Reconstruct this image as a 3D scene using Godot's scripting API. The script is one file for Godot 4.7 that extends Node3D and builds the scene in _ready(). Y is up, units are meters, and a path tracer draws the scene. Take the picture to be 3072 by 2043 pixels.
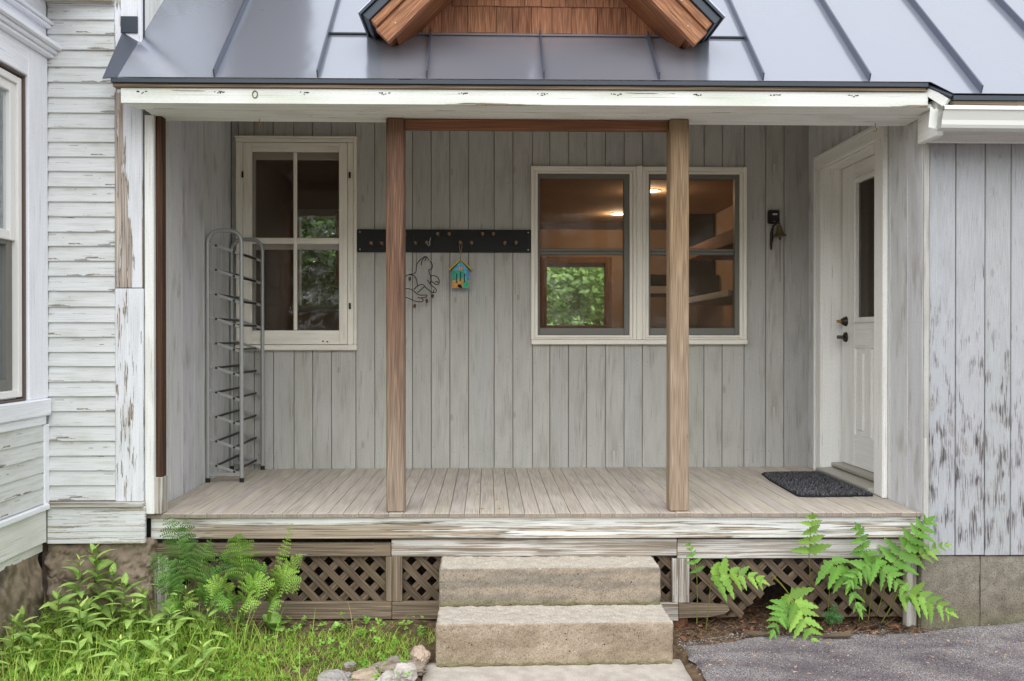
extends Node3D
# A weathered farmhouse porch under an overcast sky. Units are metres, y is up, z grows towards the viewer.

var rng := RandomNumberGenerator.new()
var M := {}
var used := {}
const DECK := 0.6
const LEFT_X := -1.757
const RIGHT_X := 2.255
const BACK_Z := -1.54


# ---------------------------------------------------------------- mesh helpers
class MB:
	var v := PackedVector3Array()
	var n := PackedVector3Array()
	var t := PackedVector2Array()
	var c := PackedColorArray()
	var col := Color.WHITE

	func tri(a: Vector3, b: Vector3, d: Vector3, na: Vector3, nb: Vector3, nd: Vector3, ua := Vector2.ZERO, ub := Vector2.ZERO, ud := Vector2.ZERO) -> void:
		if (b - a).cross(d - a).dot(na + nb + nd) > 0.0:
			v.append_array([a, d, b]); n.append_array([na, nd, nb]); t.append_array([ua, ud, ub])
		else:
			v.append_array([a, b, d]); n.append_array([na, nb, nd]); t.append_array([ua, ub, ud])
		c.append_array([col, col, col])

	func quad(a: Vector3, b: Vector3, d: Vector3, e: Vector3, nn: Vector3, ua := Vector2.ZERO, ub := Vector2.ZERO, ud := Vector2.ZERO, ue := Vector2.ZERO) -> void:
		tri(a, b, d, nn, nn, nn, ua, ub, ud)
		tri(a, d, e, nn, nn, nn, ua, ud, ue)

	func mesh() -> ArrayMesh:
		var a := []
		a.resize(Mesh.ARRAY_MAX)
		a[Mesh.ARRAY_VERTEX] = v
		a[Mesh.ARRAY_NORMAL] = n
		a[Mesh.ARRAY_TEX_UV] = t
		a[Mesh.ARRAY_COLOR] = c
		var m := ArrayMesh.new()
		m.add_surface_from_arrays(Mesh.PRIMITIVE_TRIANGLES, a)
		return m


func put(parent: Node3D, called: String, mb, mat: Material, xf := Transform3D.IDENTITY) -> MeshInstance3D:
	var o := MeshInstance3D.new()
	o.name = called
	o.mesh = mb.mesh() if mb is MB else mb
	o.material_override = mat
	if parent == self:
		o.name = numbered(called)
	parent.add_child(o, true)
	o.transform = parent.global_transform.affine_inverse() * xf
	return o


func numbered(called: String) -> String:
	used[called] = used.get(called, -1) + 1
	return called if used[called] == 0 else "%s_%03d" % [called, used[called]]


func thing(called: String, label: String, category: String, at := Vector3.ZERO, group := "") -> Node3D:
	var o := Node3D.new()
	o.name = numbered(called)
	add_child(o, true)
	o.position = at
	tag(o, label, category, group)
	return o


func tag(o: Node3D, label: String, category: String, group := "") -> void:
	o.set_meta("label", label)
	o.set_meta("category", category)
	if group:
		o.set_meta("group", group)


func section(parent: Node3D, called: String) -> Node3D:
	var o := Node3D.new()
	o.name = called
	parent.add_child(o, true)
	return o


# A box with chamfered edges; v of the texture runs along `axis`, in metres, shifted by `off`.
func box(mb: MB, lo: Vector3, hi: Vector3, axis := 1, bevel := 0.002, off := Vector2.ZERO, xf := Transform3D.IDENTITY) -> void:
	bevel = minf(bevel, 0.45 * minf(hi.x - lo.x, minf(hi.y - lo.y, hi.z - lo.z)))
	var uv := func(p: Vector3, f: int) -> Vector2:
		if f == axis:
			return Vector2(p[(axis + 1) % 3], p[(axis + 2) % 3]) + off
		return Vector2(p[3 - f - axis], p[axis]) + off
	var at := func(s: Vector3, f: int) -> Vector3:
		var p := Vector3.ZERO
		for k in 3:
			var inset := 0.0 if k == f else bevel
			p[k] = (lo[k] + inset) if s[k] < 0 else (hi[k] - inset)
		return p
	for f in 3:
		var g := (f + 1) % 3
		var h := (f + 2) % 3
		for s in [-1.0, 1.0]:
			var nn := Vector3.ZERO
			nn[f] = s
			var ps := []
			for q in [[-1.0, -1.0], [1.0, -1.0], [1.0, 1.0], [-1.0, 1.0]]:
				var d := Vector3.ZERO
				d[f] = s; d[g] = q[0]; d[h] = q[1]
				ps.append(at.call(d, f))
			mb.quad(xf * ps[0], xf * ps[1], xf * ps[2], xf * ps[3], xf.basis * nn, uv.call(ps[0], f), uv.call(ps[1], f), uv.call(ps[2], f), uv.call(ps[3], f))
	if bevel <= 0.0:
		return
	for f in 3:
		var g := (f + 1) % 3
		var h := (f + 2) % 3
		for sg in [-1.0, 1.0]:
			for sh in [-1.0, 1.0]:
				var d0 := Vector3.ZERO
				d0[g] = sg; d0[h] = sh; d0[f] = -1.0
				var d1 := d0
				d1[f] = 1.0
				var nn := Vector3.ZERO
				nn[g] = sg; nn[h] = sh
				var a: Vector3 = at.call(d0, g)
				var b: Vector3 = at.call(d1, g)
				var c2: Vector3 = at.call(d1, h)
				var e: Vector3 = at.call(d0, h)
				var key := g if g != axis else h
				mb.quad(xf * a, xf * b, xf * c2, xf * e, (xf.basis * nn).normalized(), uv.call(a, key), uv.call(b, key), uv.call(c2, key), uv.call(e, key))
	for sx in [-1.0, 1.0]:
		for sy in [-1.0, 1.0]:
			for sz in [-1.0, 1.0]:
				var d := Vector3(sx, sy, sz)
				var a: Vector3 = at.call(d, 0)
				var b: Vector3 = at.call(d, 1)
				var c3: Vector3 = at.call(d, 2)
				var nn: Vector3 = xf.basis * d.normalized()
				mb.tri(xf * a, xf * b, xf * c3, nn, nn, nn, Vector2(a.x, a.y) + off, Vector2(b.x, b.y) + off, Vector2(c3.x, c3.y) + off)


func roff() -> Vector2:
	return Vector2(rng.randf() * 3.0, rng.randf() * 3.0)


# One board as one mesh, its node at the board's centre.
func board(parent: Node3D, called: String, mat: Material, lo: Vector3, hi: Vector3, axis := 1, bevel := 0.002, tilt := Basis.IDENTITY, off = null) -> MeshInstance3D:
	var mid := (lo + hi) * 0.5
	var mb := MB.new()
	if called == "plank":
		var g := rng.randf_range(0.9, 1.1)
		mb.col = Color(g, g * rng.randf_range(0.985, 1.015), g * rng.randf_range(0.97, 1.03))
	box(mb, lo - mid, hi - mid, axis, bevel, roff() if off == null else off)
	return put(parent, called, mb, mat, Transform3D(tilt, mid))


# Four rails and stiles round a rectangle, as one mesh.
func frame(parent: Node3D, called: String, mat: Material, x0: float, x1: float, y0: float, y1: float, z0: float, z1: float, wl: float, wr: float, wt: float, wb: float, bevel := 0.003) -> MeshInstance3D:
	var mb := MB.new()
	var mid := Vector3((x0 + x1) / 2, (y0 + y1) / 2, (z0 + z1) / 2)
	box(mb, Vector3(x0, y0, z0) - mid, Vector3(x0 + wl, y1, z1) - mid, 1, bevel, roff())
	box(mb, Vector3(x1 - wr, y0, z0) - mid, Vector3(x1, y1, z1) - mid, 1, bevel, roff())
	box(mb, Vector3(x0 + wl, y1 - wt, z0) - mid, Vector3(x1 - wr, y1, z1 - 0.0015) - mid, 0, bevel, roff())
	box(mb, Vector3(x0 + wl, y0, z0) - mid, Vector3(x1 - wr, y0 + wb, z1 - 0.0015) - mid, 0, bevel, roff())
	return put(parent, called, mb, mat, Transform3D(Basis.IDENTITY, mid))


func tube(mb: MB, pts: Array, radius, sides := 8, caps := true) -> void:
	var rings := []
	var norms := []
	var up := Vector3.UP
	for i in pts.size():
		var d: Vector3 = (pts[mini(i + 1, pts.size() - 1)] - pts[maxi(i - 1, 0)]).normalized()
		if absf(d.dot(up)) > 0.95:
			up = Vector3.RIGHT if absf(d.x) < 0.9 else Vector3.BACK
		var x := up.cross(d).normalized()
		var y := d.cross(x).normalized()
		up = y
		var r: float = radius if not radius is Array else radius[i]
		var ring := []
		var nr := []
		for k in sides:
			var a := TAU * k / sides
			var nn := x * cos(a) + y * sin(a)
			nr.append(nn)
			ring.append(pts[i] + nn * r)
		rings.append(ring)
		norms.append(nr)
	var l := 0.0
	for i in pts.size() - 1:
		var l2: float = l + pts[i].distance_to(pts[i + 1])
		for k in sides:
			var j := (k + 1) % sides
			var ua := Vector2(0.02 * k, l)
			var ub := Vector2(0.02 * (k + 1), l)
			var uc := Vector2(0.02 * (k + 1), l2)
			var ud := Vector2(0.02 * k, l2)
			mb.tri(rings[i][k], rings[i][j], rings[i + 1][j], norms[i][k], norms[i][j], norms[i + 1][j], ua, ub, uc)
			mb.tri(rings[i][k], rings[i + 1][j], rings[i + 1][k], norms[i][k], norms[i + 1][j], norms[i + 1][k], ua, uc, ud)
		l = l2
	if caps:
		for e in [0, pts.size() - 1]:
			var nn: Vector3 = (pts[0] - pts[1]).normalized() if e == 0 else (pts[e] - pts[e - 1]).normalized()
			for k in sides:
				mb.tri(pts[e], rings[e][k], rings[e][(k + 1) % sides], nn, nn, nn)


# A profile of (radius, height) spun round y.
func lathe(mb: MB, profile: Array, sides := 16, xf := Transform3D.IDENTITY) -> void:
	for i in profile.size() - 1:
		var p: Vector2 = profile[i]
		var q: Vector2 = profile[i + 1]
		var s := Vector2(q.y - p.y, p.x - q.x).normalized()
		for k in sides:
			var a := TAU * k / sides
			var b := TAU * (k + 1) / sides
			var da := Vector3(cos(a), 0, sin(a))
			var db := Vector3(cos(b), 0, sin(b))
			var na := xf.basis * (da * s.x + Vector3.UP * s.y)
			var nb := xf.basis * (db * s.x + Vector3.UP * s.y)
			var p0 := xf * (da * p.x + Vector3.UP * p.y)
			var p1 := xf * (db * p.x + Vector3.UP * p.y)
			var q0 := xf * (da * q.x + Vector3.UP * q.y)
			var q1 := xf * (db * q.x + Vector3.UP * q.y)
			mb.tri(p0, p1, q1, na, nb, nb)
			mb.tri(p0, q1, q0, na, nb, na)


# A flat outline (x, y) given thickness from z0 to z1; the grain runs along `grain`.
func slab(mb: MB, poly: PackedVector2Array, z0: float, z1: float, grain := Vector2(0, 1), off := Vector2.ZERO) -> void:
	var idx := Geometry2D.triangulate_polygon(poly)
	var side := Vector2(grain.y, -grain.x)
	var uv := func(p: Vector2) -> Vector2: return Vector2(p.dot(side), p.dot(grain)) + off
	for z in [z0, z1]:
		var nn := Vector3(0, 0, 1 if z == z1 else -1)
		for i in range(0, idx.size(), 3):
			var a := poly[idx[i]]
			var b := poly[idx[i + 1]]
			var d := poly[idx[i + 2]]
			mb.tri(Vector3(a.x, a.y, z), Vector3(b.x, b.y, z), Vector3(d.x, d.y, z), nn, nn, nn, uv.call(a), uv.call(b), uv.call(d))
	var turn := -1.0 if Geometry2D.is_polygon_clockwise(poly) else 1.0
	for i in poly.size():
		var a := poly[i]
		var b := poly[(i + 1) % poly.size()]
		var e := (b - a).normalized()
		var nn := Vector3(e.y, -e.x, 0) * turn
		mb.quad(Vector3(a.x, a.y, z0), Vector3(b.x, b.y, z0), Vector3(b.x, b.y, z1), Vector3(a.x, a.y, z1), nn, uv.call(a), uv.call(b), uv.call(b) + Vector2(z1 - z0, 0), uv.call(a) + Vector2(z1 - z0, 0))


# A rounded, lumpy block: subdivided faces pushed out along a rounded box and displaced by noise. tint(p, n) colours it.
func lump(mb: MB, c: Vector3, half: Vector3, r: float, bump: float, freq: float, cell: float, sd: int, tint = null, turn := Basis.IDENTITY) -> void:
	var nz := FastNoiseLite.new()
	nz.seed = sd
	nz.frequency = freq
	nz.fractal_octaves = 4
	for f in 3:
		var g := (f + 1) % 3
		var h := (f + 2) % 3
		for s in [-1.0, 1.0]:
			var nu := clampi(int(ceil(2 * half[g] / cell)), 2, 90)
			var nv := clampi(int(ceil(2 * half[h] / cell)), 2, 90)
			var ps := PackedVector3Array()
			var ns := PackedVector3Array()
			var eval := func(a: float, b: float) -> Vector3:
				var p := Vector3.ZERO
				p[f] = s * half[f]; p[g] = a * half[g]; p[h] = b * half[h]
				var inner := p.clamp(-(half - Vector3.ONE * r), half - Vector3.ONE * r)
				var d := (p - inner)
				d = d.normalized()
				p = inner + d * r
				return p + d * bump * nz.get_noise_3dv(p + c)
			for j in nv + 1:
				for i in nu + 1:
					ps.append(eval.call(2.0 * i / nu - 1.0, 2.0 * j / nv - 1.0))
			for j in nv + 1:
				for i in nu + 1:
					var e := 0.5 / maxf(nu, nv)
					var a := 2.0 * i / nu - 1.0
					var b := 2.0 * j / nv - 1.0
					var du: Vector3 = eval.call(minf(a + e, 1.0), b) - eval.call(maxf(a - e, -1.0), b)
					var dv: Vector3 = eval.call(a, minf(b + e, 1.0)) - eval.call(a, maxf(b - e, -1.0))
					var nn: Vector3 = du.cross(dv).normalized() * s
					ns.append(nn)
			for j in nv:
				for i in nu:
					var k := j * (nu + 1) + i
					for q in [[k, k + 1, k + nu + 2], [k, k + nu + 2, k + nu + 1]]:
						var w := [turn * ps[q[0]] + c, turn * ps[q[1]] + c, turn * ps[q[2]] + c]
						mb.tri(w[0], w[1], w[2], turn * ns[q[0]], turn * ns[q[1]], turn * ns[q[2]])
						if tint != null:
							var fl: bool = (w[1] - w[0]).cross(w[2] - w[0]).dot(turn * (ns[q[0]] + ns[q[1]] + ns[q[2]])) > 0
							var order := [0, 2, 1] if fl else [0, 1, 2]
							var base := mb.c.size() - 3
							for z in 3:
								mb.c[base + z] = tint.call(w[order[z]], turn * ns[q[order[z]]])


# ---------------------------------------------------------------- textures
func rgb(r: float, g: float, b: float) -> Color:
	return Color(r / 255.0, g / 255.0, b / 255.0)


func lin(r: float, g: float, b: float) -> Color:
	return rgb(r, g, b).srgb_to_linear()


# A noise field as floats 0..1, stretched `sx` times along u and `sy` times along v; it tiles.
func field(w: int, h: int, freq: float, sx: float, sy: float, sd: int, oct := 4, kind := FastNoiseLite.TYPE_SIMPLEX_SMOOTH) -> PackedByteArray:
	var nz := FastNoiseLite.new()
	nz.noise_type = kind
	nz.seed = sd
	nz.frequency = freq
	nz.fractal_octaves = oct
	var im := nz.get_seamless_image(maxi(8, int(w / sx)), maxi(8, int(h / sy)))
	im.convert(Image.FORMAT_L8)
	im.resize(w, h, Image.INTERPOLATE_CUBIC)
	return im.get_data()


func tex(w: int, h: int, data: PackedByteArray, f := Image.FORMAT_RGB8) -> ImageTexture:
	return ImageTexture.create_from_image(Image.create_from_data(w, h, false, f, data))


# Painted or bare wood, grain along v. thr: how much paint is left (1 all, 0 none); bias(u, v) changes it from place to place.
func wood(called: String, o: Dictionary) -> StandardMaterial3D:
	var w: int = o.get("w", 512)
	var h: int = o.get("h", 512)
	var sd: int = o.get("seed", 1)
	var fine := field(w, h, o.get("fine_freq", 0.16), 1.0, o.get("stretch", 24.0), sd, 3)
	var mid := field(w, h, 0.03, 1.0, 10.0, sd + 1, 3)
	var peel := field(w, h, o.get("peel_freq", 0.02), 1.0, o.get("peel_stretch", 3.0), sd + 2, 5)
	var blot := field(w, h, 0.008, 1.0, 2.0, sd + 3, 4)
	var grit := field(w, h, 0.35, 1.0, 1.6, sd + 4, 2)
	var paint: Color = o.paint
	var wa: Color = o.wood_a
	var wb: Color = o.wood_b
	var thr: float = o.get("thr", 0.7)
	var bias = o.get("bias")
	var dirt: float = o.get("dirt", 0.15)
	var dirty: Color = o.get("dirt_color", rgb(120, 118, 100))
	var graininess: float = o.get("grain", 0.1)
	var soft: float = o.get("soft", 0.012)
	var crack: float = o.get("crack", 0.25)
	var fade = o.get("fade")
	var fc: Color = o.get("fade_color", Color.WHITE)
	var wt: Vector3 = o.get("weights", Vector3(0.5, 0.28, 0.22))
	var knots := []
	rng.seed = sd * 77 + 5
	for i in o.get("knots", 0):
		knots.append(Vector3(rng.randf() * w, rng.randf() * h, rng.randf_range(4.0, 9.0) * w / 512.0 * o.get("knot_size", 1.0)))
	var out := PackedByteArray()
	out.resize(w * h * 3)
	var hi := PackedByteArray()
	hi.resize(w * h)
	for y in h:
		for x in w:
			var i := y * w + x
			var f := fine[i] / 255.0
			var m := mid[i] / 255.0
			var p := wt.x * peel[i] / 255.0 + wt.y * m + wt.z * f
			var lim := thr
			if bias != null:
				lim += bias.call((x + 0.5) / w, (y + 0.5) / h)
			var k := clampf((p - lim) / soft + 0.5, 0.0, 1.0)     # 1 = bare
			var b := blot[i] / 255.0
			var g := grit[i] / 255.0
			var sh := 1.0 + graininess * (f - 0.5) * 1.6 + 0.1 * (g - 0.5)
			var st := clampf((b - 0.5) * 2.2, 0.0, 1.0) * dirt + dirt * 0.5 * clampf(m * 1.7 - 0.75, 0.0, 1.0)
			var ck := crack * clampf((0.2 - f) * 9.0, 0.0, 1.0) * clampf((m - 0.45) * 6.0, 0.0, 1.0)
			sh *= 1.0 - ck
			var pr := lerpf(paint.r, dirty.r, st) * sh
			var pg := lerpf(paint.g, dirty.g, st) * sh
			var pb := lerpf(paint.b, dirty.b, st) * sh
			if k > 0.0:
				var q := clampf(f * 0.75 + m * 0.45 - 0.1 + 0.25 * (g - 0.5), 0.0, 1.0)
				var edge := 1.0 - 0.45 * clampf(1.0 - absf(p - lim - soft) / (soft * 1.3), 0.0, 1.0)
				if thr < 0.05 or soft > 0.05:
					edge = 1.0
				var shade := (0.8 + 0.4 * f) * edge
				pr = lerpf(pr, lerpf(wa.r, wb.r, q) * shade, k)
				pg = lerpf(pg, lerpf(wa.g, wb.g, q) * shade, k)
				pb = lerpf(pb, lerpf(wa.b, wb.b, q) * shade, k)
			if fade != null:
				var fk: float = fade.call((y + 0.5) / h) * (0.6 + 0.4 * m)
				var fs := 0.62 + 0.55 * f
				pr = lerpf(pr, fc.r * fs, fk); pg = lerpf(pg, fc.g * fs, fk); pb = lerpf(pb, fc.b * fs, fk)
			var hh := 0.62 * (1.0 - k) + 0.3 * f + 0.08 * g
			for kn in knots:
				var dx: float = x - kn.x
				var dy: float = (y - kn.y) * 0.62
				if absf(dx) < kn.z * 2.2 and absf(dy) < kn.z * 2.2:
					var d: float = sqrt(dx * dx + dy * dy) / kn.z + 0.35 * (m - 0.5)
					if d < 1.7:
						var ring := 0.5 + 0.5 * sin(d * 9.0)
						var a: float = clampf(1.7 - d, 0.0, 1.0) * (0.2 + 0.35 * ring * (1.0 if d < 1.15 else 0.3)) * o.get("knot_dark", 0.8)
						pr = lerpf(pr, 0.36, a); pg = lerpf(pg, 0.28, a); pb = lerpf(pb, 0.2, a)
			out[i * 3] = int(clampf(pr, 0, 1) * 255)
			out[i * 3 + 1] = int(clampf(pg, 0, 1) * 255)
			out[i * 3 + 2] = int(clampf(pb, 0, 1) * 255)
			hi[i] = int(clampf(hh, 0, 1) * 255)
	var s := StandardMaterial3D.new()
	s.resource_name = called
	s.albedo_texture = tex(w, h, out)
	s.roughness = o.get("rough", 0.75)
	s.metallic_specular = 0.35
	s.heightmap_enabled = true
	s.heightmap_texture = tex(w, h, hi, Image.FORMAT_L8)
	s.heightmap_scale = o.get("relief", 0.12)
	s.uv1_scale = Vector3(1.0 / o.get("tile_u", 1.0), -1.0 / o.get("tile_v", 2.0), 1)
	if o.has("vary"):
		s.vertex_color_use_as_albedo = true
	M[called] = s
	return s


# Stone, concrete, asphalt, soil: speckle over blotches, mapped from three sides.
func mineral(called: String, base: Color, other: Color, spark: Color, dark: Color, o := {}) -> StandardMaterial3D:
	var w: int = o.get("w", 512)
	var sd: int = o.get("seed", 3)
	var blot := field(w, w, o.get("blot", 0.012), 1, 1, sd, 5)
	var streak := field(w, w, 0.05, o.get("streak", 1.0), 1.0, sd + 1, 3)
	var g1 := field(w, w, o.get("grit", 0.3), 1, 1, sd + 2, 2)
	var g2 := field(w, w, o.get("grit", 0.3) * 0.6, 1, 1, sd + 5, 2)
	var lo: float = o.get("dark_at", 0.25)
	var hi_at: float = o.get("spark_at", 0.75)
	var amount: float = o.get("amount", 0.7)
	var out := PackedByteArray()
	out.resize(w * w * 3)
	var hi := PackedByteArray()
	hi.resize(w * w)
	for i in w * w:
		var b := clampf((blot[i] / 255.0 - 0.5) * 1.9 + 0.5 + 0.5 * (streak[i] / 255.0 - 0.5), 0, 1)
		var r := lerpf(base.r, other.r, b)
		var g := lerpf(base.g, other.g, b)
		var bl := lerpf(base.b, other.b, b)
		var s := g1[i] / 255.0
		var d := g2[i] / 255.0
		var k := clampf((s - hi_at) * 6.0, 0, 1) * amount
		r = lerpf(r, spark.r, k); g = lerpf(g, spark.g, k); bl = lerpf(bl, spark.b, k)
		k = clampf((lo - d) * 6.0, 0, 1) * amount
		r = lerpf(r, dark.r, k); g = lerpf(g, dark.g, k); bl = lerpf(bl, dark.b, k)
		var sh := 0.9 + 0.2 * s
		out[i * 3] = int(clampf(r * sh, 0, 1) * 255)
		out[i * 3 + 1] = int(clampf(g * sh, 0, 1) * 255)
		out[i * 3 + 2] = int(clampf(bl * sh, 0, 1) * 255)
		hi[i] = int(clampf(0.25 + 0.5 * s + 0.25 * b - 0.4 * clampf((lo - d) * 6.0, 0, 1), 0, 1) * 255)
	var m := StandardMaterial3D.new()
	m.resource_name = called
	m.albedo_texture = tex(w, w, out)
	m.roughness = o.get("rough", 0.9)
	m.metallic_specular = 0.3
	m.heightmap_enabled = true
	m.heightmap_texture = tex(w, w, hi, Image.FORMAT_L8)
	m.heightmap_scale = o.get("relief", 0.25)
	m.uv1_triplanar = true
	m.uv1_world_triplanar = true
	m.uv1_scale = Vector3.ONE / o.get("tile", 0.8)
	m.vertex_color_use_as_albedo = true
	M[called] = m
	return m


func plain(called: String, c: Color, rough := 0.6, metal := 0.0, vary := false) -> StandardMaterial3D:
	var m := StandardMaterial3D.new()
	m.resource_name = called
	m.albedo_color = c
	m.roughness = rough
	m.metallic = metal
	m.vertex_color_use_as_albedo = vary
	M[called] = m
	return m


func leafy(called: String, back := 0.5, rough := 0.5) -> StandardMaterial3D:
	var m := plain(called, Color.WHITE, rough, 0.0, true)
	m.cull_mode = BaseMaterial3D.CULL_DISABLED
	m.backlight_enabled = true
	m.backlight = Color(back, back, back * 0.6)
	m.metallic_specular = 0.35
	return m


func glass(called: String, c: Color, a: float) -> StandardMaterial3D:
	var m := plain(called, Color(c.r, c.g, c.b, a), 0.02)
	m.transparency = BaseMaterial3D.TRANSPARENCY_ALPHA
	return m


func materials() -> void:
	var white := rgb(222, 224, 226)
	var tan_a := rgb(120, 104, 90)
	var tan_b := rgb(178, 164, 148)
	wood("clapboard_paint", {paint = rgb(216, 219, 219), wood_a = rgb(84, 78, 70), wood_b = rgb(150, 142, 132), thr = 0.755, seed = 11, w = 64, h = 2048, tile_u = 0.086, tile_v = 3.2, dirt = 0.3, dirt_color = rgb(168, 168, 154), relief = 0.1, grain = 0.05, peel_freq = 0.035, peel_stretch = 5.0, weights = Vector3(0.44, 0.28, 0.28), crack = 0.2,
		bias = func(u: float, _v: float) -> float: return -0.11 * smoothstep(0.3, 0.04, u)})
	wood("white_trim", {paint = rgb(234, 235, 232), wood_a = rgb(98, 90, 80), wood_b = rgb(165, 156, 144), thr = 0.76, seed = 21, dirt = 0.22, dirt_color = rgb(170, 172, 156), tile_u = 0.7, tile_v = 1.4, relief = 0.08, grain = 0.05, peel_stretch = 5.0})
	wood("fascia_paint", {paint = rgb(228, 231, 226), wood_a = rgb(84, 72, 58), wood_b = rgb(140, 124, 104), thr = 0.725, seed = 24, dirt = 0.35, dirt_color = rgb(176, 184, 158), tile_u = 0.6, tile_v = 2.2, relief = 0.08, grain = 0.05, peel_stretch = 7.0})
	wood("bay_paint", {paint = rgb(240, 243, 250), wood_a = rgb(98, 90, 80), wood_b = rgb(165, 156, 144), thr = 0.83, seed = 23, dirt = 0.12, dirt_color = rgb(180, 182, 184), tile_u = 0.7, tile_v = 1.4, relief = 0.06, grain = 0.05, peel_stretch = 4.0})
	wood("plank_paint", {paint = rgb(184, 183, 177), wood_a = rgb(156, 154, 147), wood_b = rgb(176, 174, 168), thr = 0.66, soft = 0.3, vary = true, seed = 31, dirt = 0.4, dirt_color = rgb(160, 158, 146), tile_u = 1.0, tile_v = 1.7, relief = 0.04, grain = 0.07, knots = 8, knot_dark = 0.55, knot_size = 0.5, peel_stretch = 2.2, peel_freq = 0.014, weights = Vector3(0.72, 0.1, 0.18), fine_freq = 0.3, stretch = 30.0})
	wood("side_plank_lit", {paint = rgb(212, 214, 216), wood_a = rgb(160, 158, 152), wood_b = rgb(190, 189, 185), thr = 0.74, soft = 0.26, vary = true, seed = 35, dirt = 0.3, dirt_color = rgb(168, 170, 164), tile_u = 1.0, tile_v = 1.7, relief = 0.04, grain = 0.07, knots = 5, knot_dark = 0.5, knot_size = 0.5, peel_stretch = 2.2, peel_freq = 0.014, weights = Vector3(0.72, 0.1, 0.18), fine_freq = 0.3, stretch = 30.0})  # paler copy of the plank paint, painting light into the dim side walls
	# the right-hand wall: paint worn off in dark streaks towards its foot
	wood("weathered_plank", {paint = rgb(171, 173, 176), wood_a = rgb(36, 35, 36), wood_b = rgb(104, 94, 88), thr = 0.83, soft = 0.12, fine_freq = 0.36, weights = Vector3(0.4, 0.06, 0.54), seed = 41, dirt = 0.35, dirt_color = rgb(150, 152, 152), tile_u = 0.9, tile_v = 2.4, relief = 0.07, grain = 0.1, vary = true, knots = 5, knot_dark = 0.5, peel_stretch = 2.0, peel_freq = 0.022, w = 512, h = 1024,
		bias = func(_u: float, v: float) -> float: return -0.03 - 0.18 * smoothstep(0.12, 0.72, v) * (1.0 - smoothstep(0.84, 0.98, v))})
	wood("corner_peel", {paint = rgb(226, 229, 234), wood_a = rgb(140, 128, 116), wood_b = rgb(194, 184, 174), thr = 0.7, seed = 51, weights = Vector3(0.56, 0.16, 0.28), soft = 0.03, w = 128, h = 1024, tile_u = 0.14, tile_v = 2.75, dirt = 0.12, relief = 0.14, grain = 0.05, peel_stretch = 4.0, peel_freq = 0.035,
		bias = func(u: float, v: float) -> float:
			if v < 0.2: return 0.06 - 0.34 * (1.0 - smoothstep(0.0, 0.34, u))
			if v < 0.561:
				var k := lerpf(0.36, 0.66, smoothstep(0.24, 0.5, v))
				return -0.4 + 0.56 * smoothstep(k - 0.24, k + 0.3, u)
			return -0.15 + 0.3 * absf(u - 0.42) + 0.05 * smoothstep(0.7, 0.6, v)})
	wood("skirt_peel", {paint = rgb(222, 224, 220), wood_a = rgb(132, 118, 100), wood_b = rgb(184, 172, 154), thr = 0.6, seed = 61, w = 128, h = 1024, tile_u = 0.13, tile_v = 4.1, dirt = 0.25, dirt_color = rgb(176, 178, 150), relief = 0.12, grain = 0.08, peel_stretch = 7.0, peel_freq = 0.03, stretch = 30.0, weights = Vector3(0.34, 0.2, 0.46), soft = 0.03,
		bias = func(u: float, w: float) -> float:
			var v := 1.0 - w
			var left := smoothstep(0.01, 0.1, v) * (1.0 - smoothstep(0.3, 0.5, v))
			return -0.22 * left * smoothstep(0.75, 0.45, u) - 0.06 * smoothstep(0.8, 0.3, u) + 0.12 * (1.0 - smoothstep(0.0, 0.05, v)) + 0.08 * smoothstep(0.7, 1.0, u)})
	wood("patchy_white", {paint = rgb(224, 226, 228), wood_a = rgb(118, 108, 96), wood_b = rgb(182, 172, 158), thr = 0.6, seed = 66, tile_u = 0.4, tile_v = 1.2, dirt = 0.3, dirt_color = rgb(178, 178, 164), relief = 0.1, grain = 0.07, peel_stretch = 8.0, peel_freq = 0.04, stretch = 30.0, weights = Vector3(0.36, 0.2, 0.44)})
	wood("patchy_grey", {paint = rgb(204, 202, 196), wood_a = rgb(92, 80, 68), wood_b = rgb(158, 146, 130), thr = 0.52, weights = Vector3(0.36, 0.2, 0.44), seed = 71, dirt = 0.35, dirt_color = rgb(140, 134, 118), tile_u = 0.5, tile_v = 1.6, relief = 0.16, grain = 0.14, peel_stretch = 7.0, stretch = 30.0, soft = 0.06})
	wood("bare_grey", {paint = rgb(180, 176, 168), wood_a = rgb(88, 76, 63), wood_b = rgb(150, 134, 114), thr = 0.24, seed = 73, tile_u = 0.5, tile_v = 1.4, relief = 0.2, knots = 3, stretch = 30.0})
	wood("lattice_wood", {paint = rgb(150, 140, 126), wood_a = rgb(70, 58, 46), wood_b = rgb(130, 114, 95), thr = 0.02, vary = true, seed = 81, tile_u = 0.4, tile_v = 1.1, relief = 0.2, stretch = 30.0})
	wood("deck_wood", {paint = rgb(198, 190, 179), wood_a = rgb(172, 162, 151), wood_b = rgb(195, 186, 174), thr = 0.42, soft = 0.4, weights = Vector3(0.72, 0.1, 0.18), peel_freq = 0.014, peel_stretch = 2.5, fine_freq = 0.3, seed = 91, tile_u = 0.6, tile_v = 1.8, relief = 0.08, dirt = 0.3, dirt_color = rgb(160, 142, 122), stretch = 30.0, grain = 0.05, vary = true})
	wood("red_post", {paint = rgb(150, 120, 92), wood_a = rgb(62, 46, 38), wood_b = rgb(140, 104, 80), thr = -0.2, seed = 101, w = 192, h = 1024, tile_u = 0.2, tile_v = 2.06, relief = 0.16, stretch = 40.0, fine_freq = 0.4, rough = 0.6, weights = Vector3(0.4, 0.3, 0.3), knots = 1, knot_size = 1.2,
		fade_color = rgb(176, 162, 144), fade = func(v: float) -> float: return 0.95 * smoothstep(0.35, 0.98, v)})
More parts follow.
